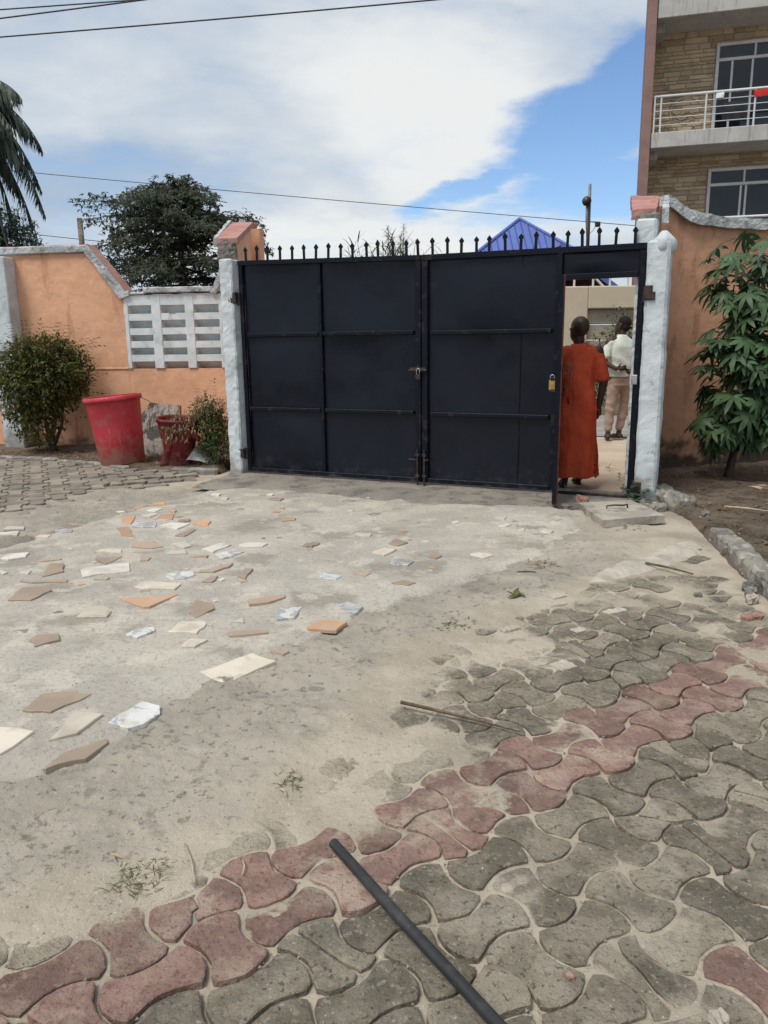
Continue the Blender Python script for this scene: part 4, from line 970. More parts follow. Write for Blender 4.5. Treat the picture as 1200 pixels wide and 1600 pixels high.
# ================================================================ THINGS BY THE LEFT WALL
def ring_prof(r0, r1, h, th, lip):
    return [(r0*.96, 0), (r0, .012), (r0+(r1-r0)*.5, h*.5), (r1*.985, h*.90), (r1*.99, h*.905), (r1, h*.96), (r1+lip, h*.965), (r1+lip+.004, h*.985), (r1+lip, h), (r1-.004, h), (r1-th-.006, h*.97), (r1-th-.01, h*.9), (r0-th, .02)]
t = thing('plastic_bin', 'big scuffed bright red plastic bin leaning beside the bush', 'bin', (-3.30, 9.66, bed_zs(-3.3, 9.66)-.0), 0)
t.rotation_euler = (R(-1.5), R(-4.5), .3); t.location.z -= .015
mb = MB(); mb.lathe(ring_prof(.272, .330, .83, .008, .018), 40); mb.add([(0, 0, .012)]+[(.25*math.cos(k*math.pi/20), .25*math.sin(k*math.pi/20), .012) for k in range(40)], [(0, k+1, (k+1) % 40+1) for k in range(40)])
mb.build('bin_body', M['red_plastic'], t, smooth=True)
MB().lathe([(.332, .782), (.350, .782), (.354, .80), (.353, .836), (.338, .842), (.325, .836)], 40).build('rim', M['red_plastic'], t, smooth=True)
mb = MB(); mb.tube([(.33, -.12, .80), (.42, -.16, .74), (.45, -.18, .70)], .004, 6); mb.build('wire_tie', M['iron'], t)
t = thing('plastic_bucket', 'smaller dark red broken bin with a dried plant sticking out of it', 'bin', (-2.52, 9.42, bed_zs(-2.52, 9.42)), 0)
t.rotation_euler = (R(3), R(3), 0)
N_ = 36; pf = ring_prof(.15, .255, .58, .007, .012); mb = MB(); vs = []; fs = []
for r, z in pf:
    for k in range(N_):
        q = 2*math.pi*k/N_; vs.append((r*math.cos(q), r*math.sin(q), z))
for i in range(len(pf)-1):
    for k in range(N_):
        ang = 360*k/N_
        if i in (1, 2) and 285 < ang < 345: continue          # the broken out side
        if i == 2 and 345 <= ang < 356: continue
        fs.append((i*N_+k, i*N_+(k+1) % N_, (i+1)*N_+(k+1) % N_, (i+1)*N_+k))
mb.add(vs, fs).build('bin_body', M['dark_red_plastic'], t, smooth=True, recalc=False)
MB().lathe([(.252, .537), (.267, .542), (.270, .565), (.266, .582), (.252, .582)], 36).build('rim', M['dark_red_plastic'], t, smooth=True)
t = thing('plastic_strip', 'curved dark red plastic strip propped against the smaller bin', 'strip', (-2.50, 9.28, bed_zs(-2.5, 9.28)), 0)
mb = MB(); vs = []; fs = []; K = 18
for k in range(K+1):
    u_ = k/K; x = -.17+.46*u_**1.25; z = .44*math.sin(min(1., u_*1.25)*math.pi*.5)-.12*max(0, u_-.75)/.25; w = .052-.012*u_
    y = -.02-.12*math.sin(u_*math.pi)*.8
    tx, tz = math.cos(u_*1.3+.2), math.sin(u_*1.3+.2)
    for a, b in ((-w, -.005), (w, -.005), (w, .005), (-w, .005)): vs.append((x+a*(1-u_*.75), y+b+a*.25, z+a*.75*u_))
for k in range(K):
    for j in range(4): fs.append((k*4+j, k*4+(j+1) % 4, k*4+4+(j+1) % 4, k*4+4+j))
fs += [(0, 1, 2, 3), (K*4, K*4+1, K*4+2, K*4+3)]
mb.add(vs, fs).build('strip_band', M['dark_red_plastic'], t, smooth=True)
t = thing('plastic_shard', 'broken white plastic shard lying in front of the small bin', 'shard', (-2.27, 9.33, bed_zs(-2.27, 9.33)), .25)
mb = MB(); G = 8; vs = []; fs = []
out2 = [(-.20, .06), (-.06, .17), (.06, .20), (.15, .12), (.20, -.02), (.17, -.10), (.02, -.08), (-.10, -.02)]
cx_ = 0; 
for lay in (0, 1):
    vs.append((0, .02-.0, .115+.006*lay))
    for k in (.5, 1.0):
        for p in out2: vs.append((p[0]*k, p[1]*k*.55, .02+.10*(1-(p[0]*k/.2)**2*.8)*1.0+(p[1]*k)*.6+.006*lay-.02))
o8 = 17
for lay in (0, 1):
    b = lay*o8
    for k in range(8): fs.append((b, b+1+k, b+1+(k+1) % 8)); fs.append((b+1+k, b+9+k, b+9+(k+1) % 8, b+1+(k+1) % 8))
for k in range(8): fs.append((9+k, 9+(k+1) % 8, o8+9+(k+1) % 8, o8+9+k))
mb.add(vs, fs).build('shard_sheet', M['white_plastic'], t, smooth=False)
# leaning weathered board
t = thing('weathered_board', 'grey weathered board with a cut corner leaning on the orange wall between the two bins', 'board', (-3.05, 10.35, bed_zs(-3.05, 10.35)), R(-6))
t.rotation_euler = (R(-14), 0, R(-6))
mb = MB(); mb.prism([(-.29, -.02), (.26, -.02), (.27, .62), (.235, .665), (-.13, .70), (-.265, .52)], 0, .035, 'y'); bo = mb.build('board_face', M['old_wood'], t, sub=.08, rough=.006, rs=9)
mb = MB(); mb.prism([(.262, -.02), (.285, -.02), (.292, .66), (.25, .672), (.272, .62)], .002, .05, 'y'); mb.build('board_edge', M['brown_edge'], t)

# ================================================================ PLANTS
def leaf_quads(mb, p, d, up, L, wd, bend=.15, seg=2):
    d = d.normalized(); s = d.cross(up); s = s.normalized() if s.length > 1e-4 else Vector((1, 0, 0)); nrm = s.cross(d)
    if seg == 1:
        a = p; b = p+d*L*.45+s*wd*.5; c = p+d*L-nrm*L*bend; e = p+d*L*.45-s*wd*.5
        mb.add([a, b, c, e], [(0, 1, 2, 3)])
    else:
        prof = ((0, .12), (.3, .9), (.6, 1.0), (.85, .55), (1, .03)); vs = []
        for t_, w in prof:
            c = p+d*L*t_-nrm*(L*bend*t_*t_)
            vs += [c+s*wd*.5*w+nrm*wd*.1*w, c-s*wd*.5*w+nrm*wd*.1*w]
        mb.add(vs, [(2*i, 2*i+1, 2*i+3, 2*i+2) for i in range(4)])
def rvec(rs): 
    while True:
        v = Vector((rs.uniform(-1, 1), rs.uniform(-1, 1), rs.uniform(-1, 1)))
        if .05 < v.length < 1: return v.normalized()
UP = Vector((0, 0, 1))
def bush(name, label, loc, lobes, nleaf, L, wd, mats, stems, rs, cat='bush', shoots=None, sprig=5):
    t = thing(name, label, cat, loc)
    mb = MB(); tips = []
    for path, r0, r1 in stems: mb.tube(path, list(np.linspace(r0, r1, len(path))), 7)
    bs = [MB() for _ in mats]
    vol = [l[3]*l[4]*l[5] for l in lobes]; tot = sum(vol)
    for l, v in zip(lobes, vol):
        c = Vector(l[:3])
        for _ in range(int(nleaf*v/tot/sprig)):
            u = rvec(rs); rr = rs.random()**.38
            p = c+Vector((u.x*l[3]*rr, u.y*l[4]*rr, u.z*l[5]*rr)); out = (Vector((u.x, u.y, u.z*.6+.25))+rvec(rs)*.55).normalized()
            top = (p.z > c.z+l[5]*.55) and rr > .8
            m = 1 if (len(mats) > 1 and top and rs.random() < .6) else 0
            e = p+out*L*1.6
            for k in range(sprig):                       # leaves in pairs along a short twig
                a = p+(e-p)*(k/max(1, sprig-1)); dd = (out*.6+rvec(rs)*.8+Vector((0, 0, -.25))).normalized()
                leaf_quads(bs[m], a, dd, UP, L*rs.uniform(.7, 1.2), wd*rs.uniform(.7, 1.2), .2, 1)
            if shoots and rr > .75 and rs.random() < shoots:
                q = p
                dirn = (out+Vector((0, 0, .5))).normalized()
                for k in range(6):
                    q2 = q+dirn*L*.9; dirn = (dirn+rvec(rs)*.15+Vector((0, 0, -.10))).normalized()
                    for sgn in (-1, 1): leaf_quads(bs[m], q2, (dirn*.5+dirn.cross(UP)*sgn+Vector((0, 0, -.2))), UP, L*rs.uniform(.7, 1.1), wd*rs.uniform(.7, 1.1), .2, 1)
                    q = q2
    mb.build('stem', M['stem'] if len(stems) > 3 else M['bark'], t, smooth=True, recalc=False)
    for b, m in zip(bs, mats):
        if b.v: b.build('foliage', M[m], t, recalc=False)
    return t
rs = random.Random(21)
bz = bed_zs(-4.78, 10.85)-.02
bush('garden_bush', 'rounded green bush with reddish new shoots in front of the white pilaster', (-4.72, 10.85, bz),
     [(.0, 0, 1.05, .54, .48, .54), (.22, -.05, 1.12, .42, .42, .42), (-.28, 0, .80, .36, .36, .40), (-.1, -.05, .45, .30, .3, .34), (-.25, 0, 1.22, .3, .3, .3), (.1, 0, 1.35, .36, .36, .22)],
     17000, .068, .029, ['leaf_bush', 'leaf_bush_red'],
     [([(.05, 0, -.05), (.04, 0, .2), (.12, 0, .5), (.22, 0, .95)], .05, .018), ([(.03, 0, .1), (-.05, .03, .45), (-.15, 0, .9)], .04, .014), ([(.06, 0, .1), (.2, -.03, .35), (.3, -.06, .8)], .032, .012)], rs, shoots=.06)
bz = bed_zs(-2.02, 9.40)-.02
bush('leafy_shrub', 'feathery green shrub squeezed between the small bin and the white gate post', (-2.08, 9.38, bz),
     [(.04, 0, .27, .19, .17, .28), (.0, 0, .50, .20, .15, .22), (-.05, 0, .68, .17, .12, .15)], 5200, .046, .015, ['leaf_shrub', 'leaf_shrub'],
     [([(0, 0, -.03), (.02*k, .01, .3), (.05*k, 0, .75)], .008, .004) for k in (-4, -2, 0, 2, 3)], rs, 'shrub', shoots=.12)
# dried plant in the small bin
t = thing('dried_plant', 'withered plant with drooping pale brown leaves hanging over the side of the small bin', 'plant', (-2.44, 9.30, bed_zs(-2.44, 9.3)+.2))
mb = MB(); lf = MB()
for k in range(14):
    q = rs.uniform(0, 6.28); c = Vector((.08*math.cos(q)+.02, -.06+.06*math.sin(q), rs.uniform(.2, .42)))
    e = c+Vector((rs.uniform(-.16, .10), rs.uniform(-.14, 0), rs.uniform(-.05, .1))); e2 = e+Vector((rs.uniform(-.06, .06), -.05, -.16))
    mb.tube([(0.02, 0, -.05), c, e, e2], [.006, .004, .003, .002], 5)
    for a, b in ((c, e), (e, e2)):
        for j in range(6):
            p = a+(b-a)*(j/5); leaf_quads(lf, p, Vector((rs.uniform(-1, 1), rs.uniform(-.8, .3), rs.uniform(-1.3, -.1))), UP, rs.uniform(.05, .085), .024, .25, 1)
mb.build('stem', M['twig'], t, recalc=False); lf.build('foliage', M['leaf_dry'], t, recalc=False)

# big palmate-leaved plant at the right, every leaf its own part
t = thing('cassava_plant', 'tall plant with hand shaped green leaves against the right orange wall', 'plant', (3.68, 8.12, .02))
rs = random.Random(33)
trunk = [Vector(p) for p in ((0, 0, -.05), (.05, 0, .25), (.1, 0, .55), (.10, .02, 1.0), (.16, 0, 1.5), (.24, .02, 2.1))]
mb = MB(); mb.tube(trunk, [.05, .042, .034, .027, .02, .010], 8)
br = [trunk]
for b in ([(.10, 0, .5), (.32, -.1, .9), (.52, -.15, 1.5), (.62, -.1, 2.15)], [(.08, 0, .35), (-.08, -.1, .6), (-.22, -.15, .95)], [(.10, 0, .9), (-.06, -.1, 1.3), (-.15, -.1, 1.75), (-.13, -.1, 2.0)],
          [(.1, 0, .6), (.45, -.25, .95), (.75, -.3, 1.4), (.95, -.3, 1.9)], [(.06, 0, .3), (.3, -.2, .5), (.62, -.3, .75)], [(.1, 0, .5), (-.02, -.2, .65), (-.1, -.3, .9)], [(.12, 0, 1.1), (.1, -.25, 1.5), (.05, -.3, 1.9)], [(.1, 0, .9), (-.1, -.1, 1.5), (-.22, -.1, 2.0), (-.2, -.1, 2.3)], [(.1, 0, .5), (-.15, -.15, 1.0), (-.34, -.15, 1.45)], [(.16, 0, 1.3), (.12, -.1, 1.9), (.1, -.1, 2.4)], [(.1, 0, .7), (.4, -.1, 1.2), (.8, -.2, 1.9), (1.0, -.2, 2.4)], [(.1, 0, .4), (.5, -.4, .7), (.9, -.5, 1.1)], [(.08, 0, .35), (.4, -.15, .45), (.8, -.2, .55)], [(.08, 0, .3), (-.1, -.15, .45), (-.3, -.2, .6)], [(.1, 0, .6), (.25, -.25, .8), (.35, -.3, 1.2)], [(.16, 0, 1.4), (.35, -.2, 1.9), (.45, -.25, 2.35)], [(.1, 0, .8), (.0, -.3, 1.1), (-.1, -.35, 1.4)]):
    b = [Vector(p) for p in b]; br.append(b); mb.tube(b, list(np.linspace(.022, .007, len(b))), 7)
mb.build('stem', M['bark'], t, smooth=True, recalc=False)
def palmate(seed):
    r = random.Random(seed); b = MB(); n = r.choice([7, 7, 8])
    for k in range(n):
        a = (k-(n-1)/2)*(R(230)/(n-1)); L = (.205-.06*abs(a)/2)*r.uniform(.9, 1.08)
        leaf_quads(b, Vector((0, 0, 0)), Vector((math.sin(a), math.cos(a), -.12+r.uniform(-.08, .08))), UP, L, .047*r.uniform(.85, 1.15), .28+r.uniform(-.08, .1), 2)
    b.tube([(0, 0, 0), (0, -.08, .0), (0, -.17, -.03)], [.003, .003, .0035], 5)
    return b
protos = []
for k in range(4):
    o = palmate(k).build('leaf', M['leaf_cassava'], t, recalc=False, smooth=True); protos.append(o)
cnt = 0
for b in br:
    L = len(b)
    for k in range(26):
        u_ = .22+.78*(k/25) if b is not trunk else .30+.70*k/25; f_ = u_*(L-1); i = min(int(f_), L-2); p = b[i].lerp(b[i+1], f_-i)
        az = rs.uniform(0, 6.28) if rs.random() < .45 else rs.uniform(3.4, 6.1)
        out = Vector((math.cos(az), math.sin(az), 0)); stalk = rs.uniform(.10, .26)
        pos = p+out*stalk+Vector((0, 0, rs.uniform(-.02, .10)))
        if pos.x < -.58 or pos.y > .5: continue
        o = protos[cnt % 4] if cnt < 4 else protos[cnt % 4].copy()
        if cnt >= 4: COL.objects.link(o); o.parent = t
        o.location = pos
        o.rotation_euler = (R(rs.uniform(-62, -8)), R(rs.uniform(-14, 14)), az-math.pi/2+rs.uniform(-.3, .3)); s_ = rs.uniform(.68, 1.15); o.scale = (s_, s_, s_); cnt += 1
# small weeds
def weed(label, loc, n, L, wd, mat, seed, spread=.08, name='weed', h=.15):
    r = random.Random(seed); t = thing(name, label, 'weed', loc); b = MB(); sm = MB()
    for k in range(n):
        q = r.uniform(0, 6.28); d = Vector((math.cos(q), math.sin(q), r.uniform(.1, 1.0))); p = Vector((r.uniform(-spread, spread), r.uniform(-spread, spread), r.uniform(0, h)))
        leaf_quads(b, p, d, UP, L*r.uniform(.6, 1.2), wd*r.uniform(.7, 1.2), .35, 2)
        if k % 3 == 0: sm.tube([(p.x*.4, p.y*.4, -.01), tuple(p)], [.003, .002], 4)
    sm.build('stem', M['stem'], t, recalc=False); b.build('foliage', M[mat], t, recalc=False, smooth=True)
p = gw(4.30, -.22); weed('broad leaved green weed at the foot of the right gate post', (p.x, p.y, .02), 26, .085, .06, 'leaf_cassava', 3, .09)
p = gw(4.62, -.05); weed('low green weeds growing just right of the right gate post', (p.x, p.y, .03), 34, .06, .03, 'leaf_shrub', 4, .10, h=.08)
weed('small green weed sprouting under the front edge of the concrete manhole cover', (1.98, 5.98, .0), 40, .05, .016, 'leaf_shrub', 5, .09, h=.03)
weed('short green grass tuft growing in the bare ground in front of the gate', (.40, 3.93, -.0), 110, .055, .0045, 'grass', 6, .07, h=.006, name='grass_tuft')
weed('tiny green grass sprig beside the larger tuft', (.30, 3.84, .0), 16, .035, .007, 'grass', 7, .03, h=.01, name='grass_tuft')
weed('dry brownish grass at the edge of the red pavers', (-.72, 1.93, .005), 150, .04, .0028, 'grass', 8, .07, h=.004, name='grass_tuft')
weed('dry grass wisp at the edge of the grey pavers', (-.35, 2.42, .005), 90, .035, .0028, 'grass', 9, .045, h=.004, name='grass_tuft')
weed('dry plant scrap on the ground near the gap in the slab', (1.05, 4.95, .02), 26, .05, .012, 'leaf_dry', 10, .09, h=.02, name='dry_weed')
weed('fallen dark green leaf sprig lying on the pale ground', (.80, 4.36, .01), 9, .07, .03, 'leaf_bush', 12, .03, h=.01, name='leaf_sprig')

# ================================================================ GROUND BITS
t = thing('manhole_cover', 'square pale concrete manhole cover with a bent iron handle by the right gate post', 'cover', (1.995, 6.40, .0), R(9))
mb = MB(); mb.prism([(-.30, -.36), (.27, -.30), (.29, .34), (-.22, .32)], .02, .085, 'z'); mb.build('cover_slab', M['manhole'], t, sub=.07, rough=.006, rs=8)
mb = MB(); mb.tube([(-.08, .04, .085), (-.085, .035, .11), (-.03, .02, .118), (.06, .02, .112), (.10, .03, .115), (.105, .03, .087)], .007, 8); mb.build('handle', M['iron'], t, smooth=True)
# right kerb, five rough lengths
krs = random.Random(4); KP = [(2.47, 5.62), (2.42, 5.2), (2.33, 4.78), (2.27, 4.42), (2.22, 4.05), (2.17, 3.6)]
for a, b in zip(KP[:-1], KP[1:]):
    L = math.hypot(b[0]-a[0], b[1]-a[1]); an = math.atan2(b[1]-a[1], b[0]-a[0])
    o = MB().box((.004, -.02, -.08), (L-.004, .13, .115+krs.uniform(-.012, .012)), .014).build('kerb_stone', M['stone'], None, sub=.03, rough=.011, rs=11, loc=(a[0], a[1], 0), rot=(0, 0, an+krs.uniform(-.03, .03)))
    o['kind'] = 'structure'
def stone(loc, sx_, sy_, sz_, seed, label, mat='stone', rz=0., group=None, name='stone'):
    b = MB(); b.box((-sx_, -sy_, -sz_), (sx_, sy_, sz_), min(sx_, sy_, sz_)*.38); o = b.build(name, M[mat], None, sub=max(min(sx_, sy_, sz_)*.7, .012), rough=min(sx_, sy_, sz_)*.45, rs=2.2/max(sx_, sy_), loc=loc, rot=(0, 0, rz), smooth=False)
    tag(o, label, 'stone', group); return o
stone((2.62, 6.80, .05), .11, .20, .09, 1, 'long grey stone block lying right of the round flat stone near the right post', rz=.25)
stone((2.33, 6.75, .02), .14, .17, .045, 2, 'flat rounded grey stone between manhole cover and long stone block', rz=.4)
stone((2.62, 7.12, .06), .10, .10, .08, 3, 'mossy grey stone close to the foot of the right gate post', rz=.1)
stone((2.70, 6.30, .05), .035, .035, .03, 4, 'small pale round stone on the soil beside the long stone block')
stone((2.20, 4.42, .03), .04, .035, .032, 5, 'brown stone nestling at the foot of the right kerb', 'rubble', .3)
stone((2.16, 4.32, .03), .035, .03, .03, 6, 'grey cobble next to the white stone at the foot of the right kerb', 'stone', .8)
stone((2.12, 4.22, .025), .032, .028, .026, 7, 'whitish stone at the foot of the right kerb', 'mortar', .2)
stone((1.86, 4.35, .01), .022, .018, .013, 8, 'small grey stone on the sandy far paving', 'stone')
stone((2.0, 3.96, .012), .06, .026, .014, 9, 'reddish brick scrap lying at the right edge of the far paving', 'brick_red', .3)
stone((.735, 1.435, .005), .022, .018, .018, 10, 'white stone on the dark pavers near the bottom right corner', 'mortar', .3)
stone((.432, 1.565, .004), .010, .013, .008, 11, 'small pink tile chip on the grey pavers', 'brick_red', .3)
for (px_, py_), (a_s, b_s, lb) in zip(PALE[:6], ((.05, .03, 'pale mortar flake near the fallen leaf sprig'), (.055, .022, 'long white mortar flake on the bare ground'), (.04, .026, 'white mortar flake at the edge of the far pavers'), (.035, .03, 'upright looking white flake in the middle of the sandy paving'), (.07, .028, 'pale mortar strip beside the big mortar smear'), (.05, .045, 'broad pale flake half buried in sandy paving'))):
    stone((px_, py_, float(sand_z(px_, py_))+.002), a_s, b_s, .009, 20+int(a_s*1000), lb, 'mortar', .5, name='mortar_flake')
stone((1.80, 6.86, .06), .05, .06, .05, 31, 'broken pinkish lump under the wicket threshold', 'brick_red', .5, name='rubble_lump')
stone((1.62, 6.80, .03), .16, .07, .03, 32, 'flat grey rubble piece left of the manhole cover', 'rubble', -.3, name='rubble_lump')
t = thing('black_pipe', 'long black pipe lying across the pavers in the foreground', 'pipe', (0, 0, 0))
pp = [(-.165, 2.045), (.02, 1.745), (.215, 1.44), (.42, 1.12)]
mb = MB(); mb.tube([(x, y, .0285+.001*k) for k, (x, y) in enumerate(pp)], .0158, 16, caps=False); mb.tube([(x, y, .0285+.001*k) for k, (x, y) in enumerate(pp)], .0130, 16, caps=False)
vs = []
mb.build('pipe_wall', M['pipe'], t, smooth=True, recalc=False)
d_ = (Vector((pp[1][0]-pp[0][0], pp[1][1]-pp[0][1], 0))).normalized(); s_ = d_.cross(UP)
mb = MB(); c_ = Vector((*pp[0], .0285)); n_ = 16; vs = [c_+(s_*math.cos(2*math.pi*k/n_)+UP*math.sin(2*math.pi*k/n_))*r_ for r_ in (.0158, .0130) for k in range(n_)]
mb.add(vs, [(k, (k+1) % n_, n_+(k+1) % n_, n_+k) for k in range(n_)]).build('pipe_end', M['pipe'], t, recalc=False)
t = thing('dry_stick', 'thin dark stick lying across the sandy pavers beyond the red band', 'stick', (0, 0, 0))
MB().tube([(.06, 2.955, .035), (.2, 2.895, .028), (.36, 2.82, .02), (.52, 2.73, .014)], [.008, .007, .005, .002], 7).build('stick_shaft', M['twig'], t, smooth=True)
def twig(label, p, q, r, mat, z=.02):
    o = MB().tube([(p[0], p[1], z+.004), ((p[0]+q[0])/2+.006, (p[1]+q[1])/2, z+.007), (q[0], q[1], z)], [r, r*.9, r*.6], 6).build('twig', M[mat], smooth=True); tag(o, label, 'twig')
twig('short split pale twig on the sand at the lower left', (-.865, 2.03), (-.765, 2.00), .006, 'straw', .012)
twig('long thin straw lying on the sand just above the red pavers', (-.62, 2.07), (-.55, 1.90), .003, 'straw', .012)
twig('short straw lying at the edge of the red pavers', (-.43, 1.99), (-.42, 1.93), .003, 'straw', .012)
twig('small white splinter on the grey pavers left of the red band', (-.37, 2.36), (-.34, 2.32), .004, 'straw', .012)
twig('dark thin twig lying on the bare ground near the mortar smear', (.86, 4.78), (.98, 4.79), .005, 'twig', .03)
twig('forked brown twig on the dry soil by the right kerb', (1.75, 4.95), (1.97, 4.7), .008, 'twig', .03)
twig('pale dry stick on the soil bed at the far right', (2.95, 6.5), (3.25, 6.3), .010, 'straw', .07)
# scattered grit: one object nobody could count
rs = random.Random(17); mb = MB()
def grit(x, y, z, s):
    a = [Vector((rs.uniform(-1, 1), rs.uniform(-1, 1), rs.uniform(-.6, .8))).normalized()*s*rs.uniform(.6, 1.2) for _ in range(4)]
    c = Vector((x, y, z)); vs = [c+Vector((s, 0, 0))*rs.uniform(.7, 1.2), c+Vector((-.3*s, s, 0)), c+Vector((-.6*s, -.8*s, 0)), c+Vector((0, 0, s*rs.uniform(.5, .9))), c-Vector((0, 0, s*.5))]
    mb.add(vs, [(0, 1, 3), (1, 2, 3), (2, 0, 3), (1, 0, 4), (2, 1, 4), (0, 2, 4)])
pts = []
for _ in range(5200):
    y = .95+(rs.random()**1.6)*7.2; x = y*rs.uniform(-.6, .6); pts.append((x, y, rs.random()**3))
xs_ = np.array([p[0] for p in pts]); ys_ = np.array([p[1] for p in pts]); insl = inside(xs_, ys_, slab_poly); zz = np.where(insl, slab_z(xs_, ys_), np.maximum(sand_z(xs_, ys_), -.004))
for (x, y, q), z, isl in zip(pts, zz, insl):
    if x > 2.1 and y > 3.4: continue
    if y > 6.9-.45*x and y > 6.9: continue
    grit(x, y, float(z)+.001, .0016+.0060*q*(1 if not isl else .8))
mb.build('pebbles', M['pebble'], recalc=False)['kind'] = 'stuff'
# soil litter in the beds
mb = MB()
for _ in range(2600):
    if rs.random() < .5: x, y = rs.uniform(2.5, 5), rs.uniform(4.5, 8.9); z = .05
    else: x, y = rs.uniform(-5.5, -2), rs.uniform(9.3, 11); z = bed_zs(x, y) if y > 9.0-(x+1.96)*.45 else -1
    if z < 0: continue
    leaf_quads(mb, Vector((x, y, z+.01)), Vector((rs.uniform(-1, 1), rs.uniform(-1, 1), rs.uniform(-.1, .3))), UP, rs.uniform(.02, .085), rs.uniform(.008, .032), .3, 1)
mb.build('leaf_litter', M['leaf_dry'], recalc=False)['kind'] = 'stuff'
# ================================================================ PEOPLE
def blob(name, parts, mat, parent, voxel=.012, smooth=2, fold=None, subd=0):
    """one continuous surface from overlapping tapered limbs: ('c', p0, r0, p1, r1[, flatten axis scale]) or ('e', centre, radii[, rot])"""
    bm = bmesh.new()
    for q in parts:
        if q[0] == 'c':
            p0, r0, p1, r1 = Vector(q[1]), q[2], Vector(q[3]), q[4]; fl = q[5] if len(q) > 5 else 1.
            d = (p1-p0); L = d.length; z = d/L; a = Vector((1, 0, 0)) if abs(z.x) < .8 else Vector((0, 1, 0))
            y = z.cross(a).normalized(); x = y.cross(z); n = 14; rings = []
            prof = [(-r0*.97, r0*.25), (-r0*.7, r0*.71), (-r0*.35, r0*.94)]+[(L*t, r0+(r1-r0)*t) for t in (0, .33, .66, 1)]+[(L+r1*.35, r1*.94), (L+r1*.7, r1*.71), (L+r1*.97, r1*.25)]
            for h, r in prof: rings.append([bm.verts.new(p0+z*h+(x*math.cos(6.2832*k/n)+y*math.sin(6.2832*k/n)*fl)*r) for k in range(n)])
            for i in range(len(rings)-1):
                for k in range(n): bm.faces.new((rings[i][k], rings[i][(k+1) % n], rings[i+1][(k+1) % n], rings[i+1][k]))
            bm.faces.new(rings[0][::-1]); bm.faces.new(rings[-1])
        elif q[0] == 'e':
            Mx_ = Matrix.Translation(q[1]) @ (q[3].to_4x4() if len(q) > 3 else Matrix()) @ Matrix.Diagonal((*q[2], 1))
            bmesh.ops.create_uvsphere(bm, u_segments=20, v_segments=14, radius=1, matrix=Mx_)
        elif q[0] == 'l':                     # loft: rings of (cx, cy, z, rx, ry, foldamp)
            n = 48; rings = []
            for (cx, cy, z, rx, ry, fa) in q[1]:
                ring = []
                for k in range(n):
                    th = 6.2832*k/n; f_ = 1+fa*(math.sin(5*th+z*2.2)+.7*math.sin(9*th+1.3-z*3.1)+.5*math.sin(3*th+z*5))
                    c_, s_ = math.cos(th), math.sin(th); e_ = .82
                    ring.append(bm.verts.new((cx+rx*f_*math.copysign(abs(c_)**e_, c_), cy+ry*f_*math.copysign(abs(s_)**e_, s_), z)))
                rings.append(ring)
            for i in range(len(rings)-1):
                for k in range(n): bm.faces.new((rings[i][k], rings[i][(k+1) % n], rings[i+1][(k+1) % n], rings[i+1][k]))
            bm.faces.new(rings[0][::-1]); bm.faces.new(rings[-1])
    bmesh.ops.recalc_face_normals(bm, faces=bm.faces)
    me = bpy.data.meshes.new(name); bm.to_mesh(me); bm.free()
    tmp = bpy.data.objects.new('tmp', me); COL.objects.link(tmp)
    md = tmp.modifiers.new('r', 'REMESH'); md.mode = 'VOXEL'; md.voxel_size = voxel; md.use_smooth_shade = True
    if smooth: ms = tmp.modifiers.new('s', 'SMOOTH'); ms.iterations = smooth; ms.factor = .5
    dg = bpy.context.evaluated_depsgraph_get(); out = bpy.data.meshes.new_from_object(tmp.evaluated_get(dg)); out.name = name
    bpy.data.objects.remove(tmp); bpy.data.meshes.remove(me)
    if fold:
        for v in out.vertices:
            d = fold(v.co); 
            if d: v.co += v.normal*d
    out.materials.clear(); o = link(name, out, mat, parent); out.polygons.foreach_set('use_smooth', [True]*len(out.polygons)); return o
def hand(wrist, down, side, fwd, s=1.):
    """palm, four unequal bent fingers and a thumb; down = direction of the fingers, side = towards the thumb"""
    w, d, sd, f_ = Vector(wrist), Vector(down).normalized(), Vector(side).normalized(), Vector(fwd).normalized(); P = []
    P.append(('c', w, .026*s, w+d*.075*s, .036*s, .55))
    for k, (L, off) in enumerate(((.068, .03), (.078, .010), (.072, -.011), (.056, -.031))):
        a = w+d*.085*s+sd*off*s; b = a+d*L*.5*s+f_*.008*s+sd*off*.12*s; c = b+d*L*.48*s+f_*.024*s
        P += [('c', w+d*.05*s+sd*off*.8*s, .012*s, a, .0102*s), ('c', a, .0102*s, b, .0095*s), ('c', b, .0095*s, c, .0078*s)]
    a = w+d*.02*s+sd*.03*s; b = a+(d*.6+sd*.75).normalized()*.045*s; c = b+(d*.95+sd*.25+f_*.3).normalized()*.032*s
    P += [('c', a, .015*s, b, .0115*s), ('c', b, .0115*s, c, .009*s)]
    return P
def head(c, yaw, s=1., pitch=0.):
    Rm = Matrix.Rotation(yaw, 3, 'Z') @ Matrix.Rotation(pitch, 3, 'X'); c = Vector(c); P = []
    E_ = lambda p, r: P.append(('e', c+Rm @ (Vector(p)*s), tuple(x*s for x in r), Rm))
    E_((0, -.015, .03), (.078, .098, .093)); E_((0, .025, -.035), (.062, .075, .085)); E_((0, .06, -.075), (.035, .035, .03))
    E_((0, .10, -.03), (.014, .02, .025)); E_((0, .092, -.068), (.024, .014, .010)); E_((0, .085, .012), (.05, .018, .012))
    for sx_ in (-1, 1):
        E_((sx_*.081, -.002, -.012), (.010, .022, .034)); E_((sx_*.083, -.008, .012), (.009, .018, .016)); E_((sx_*.03, .083, -.003), (.013, .01, .008))
    return P
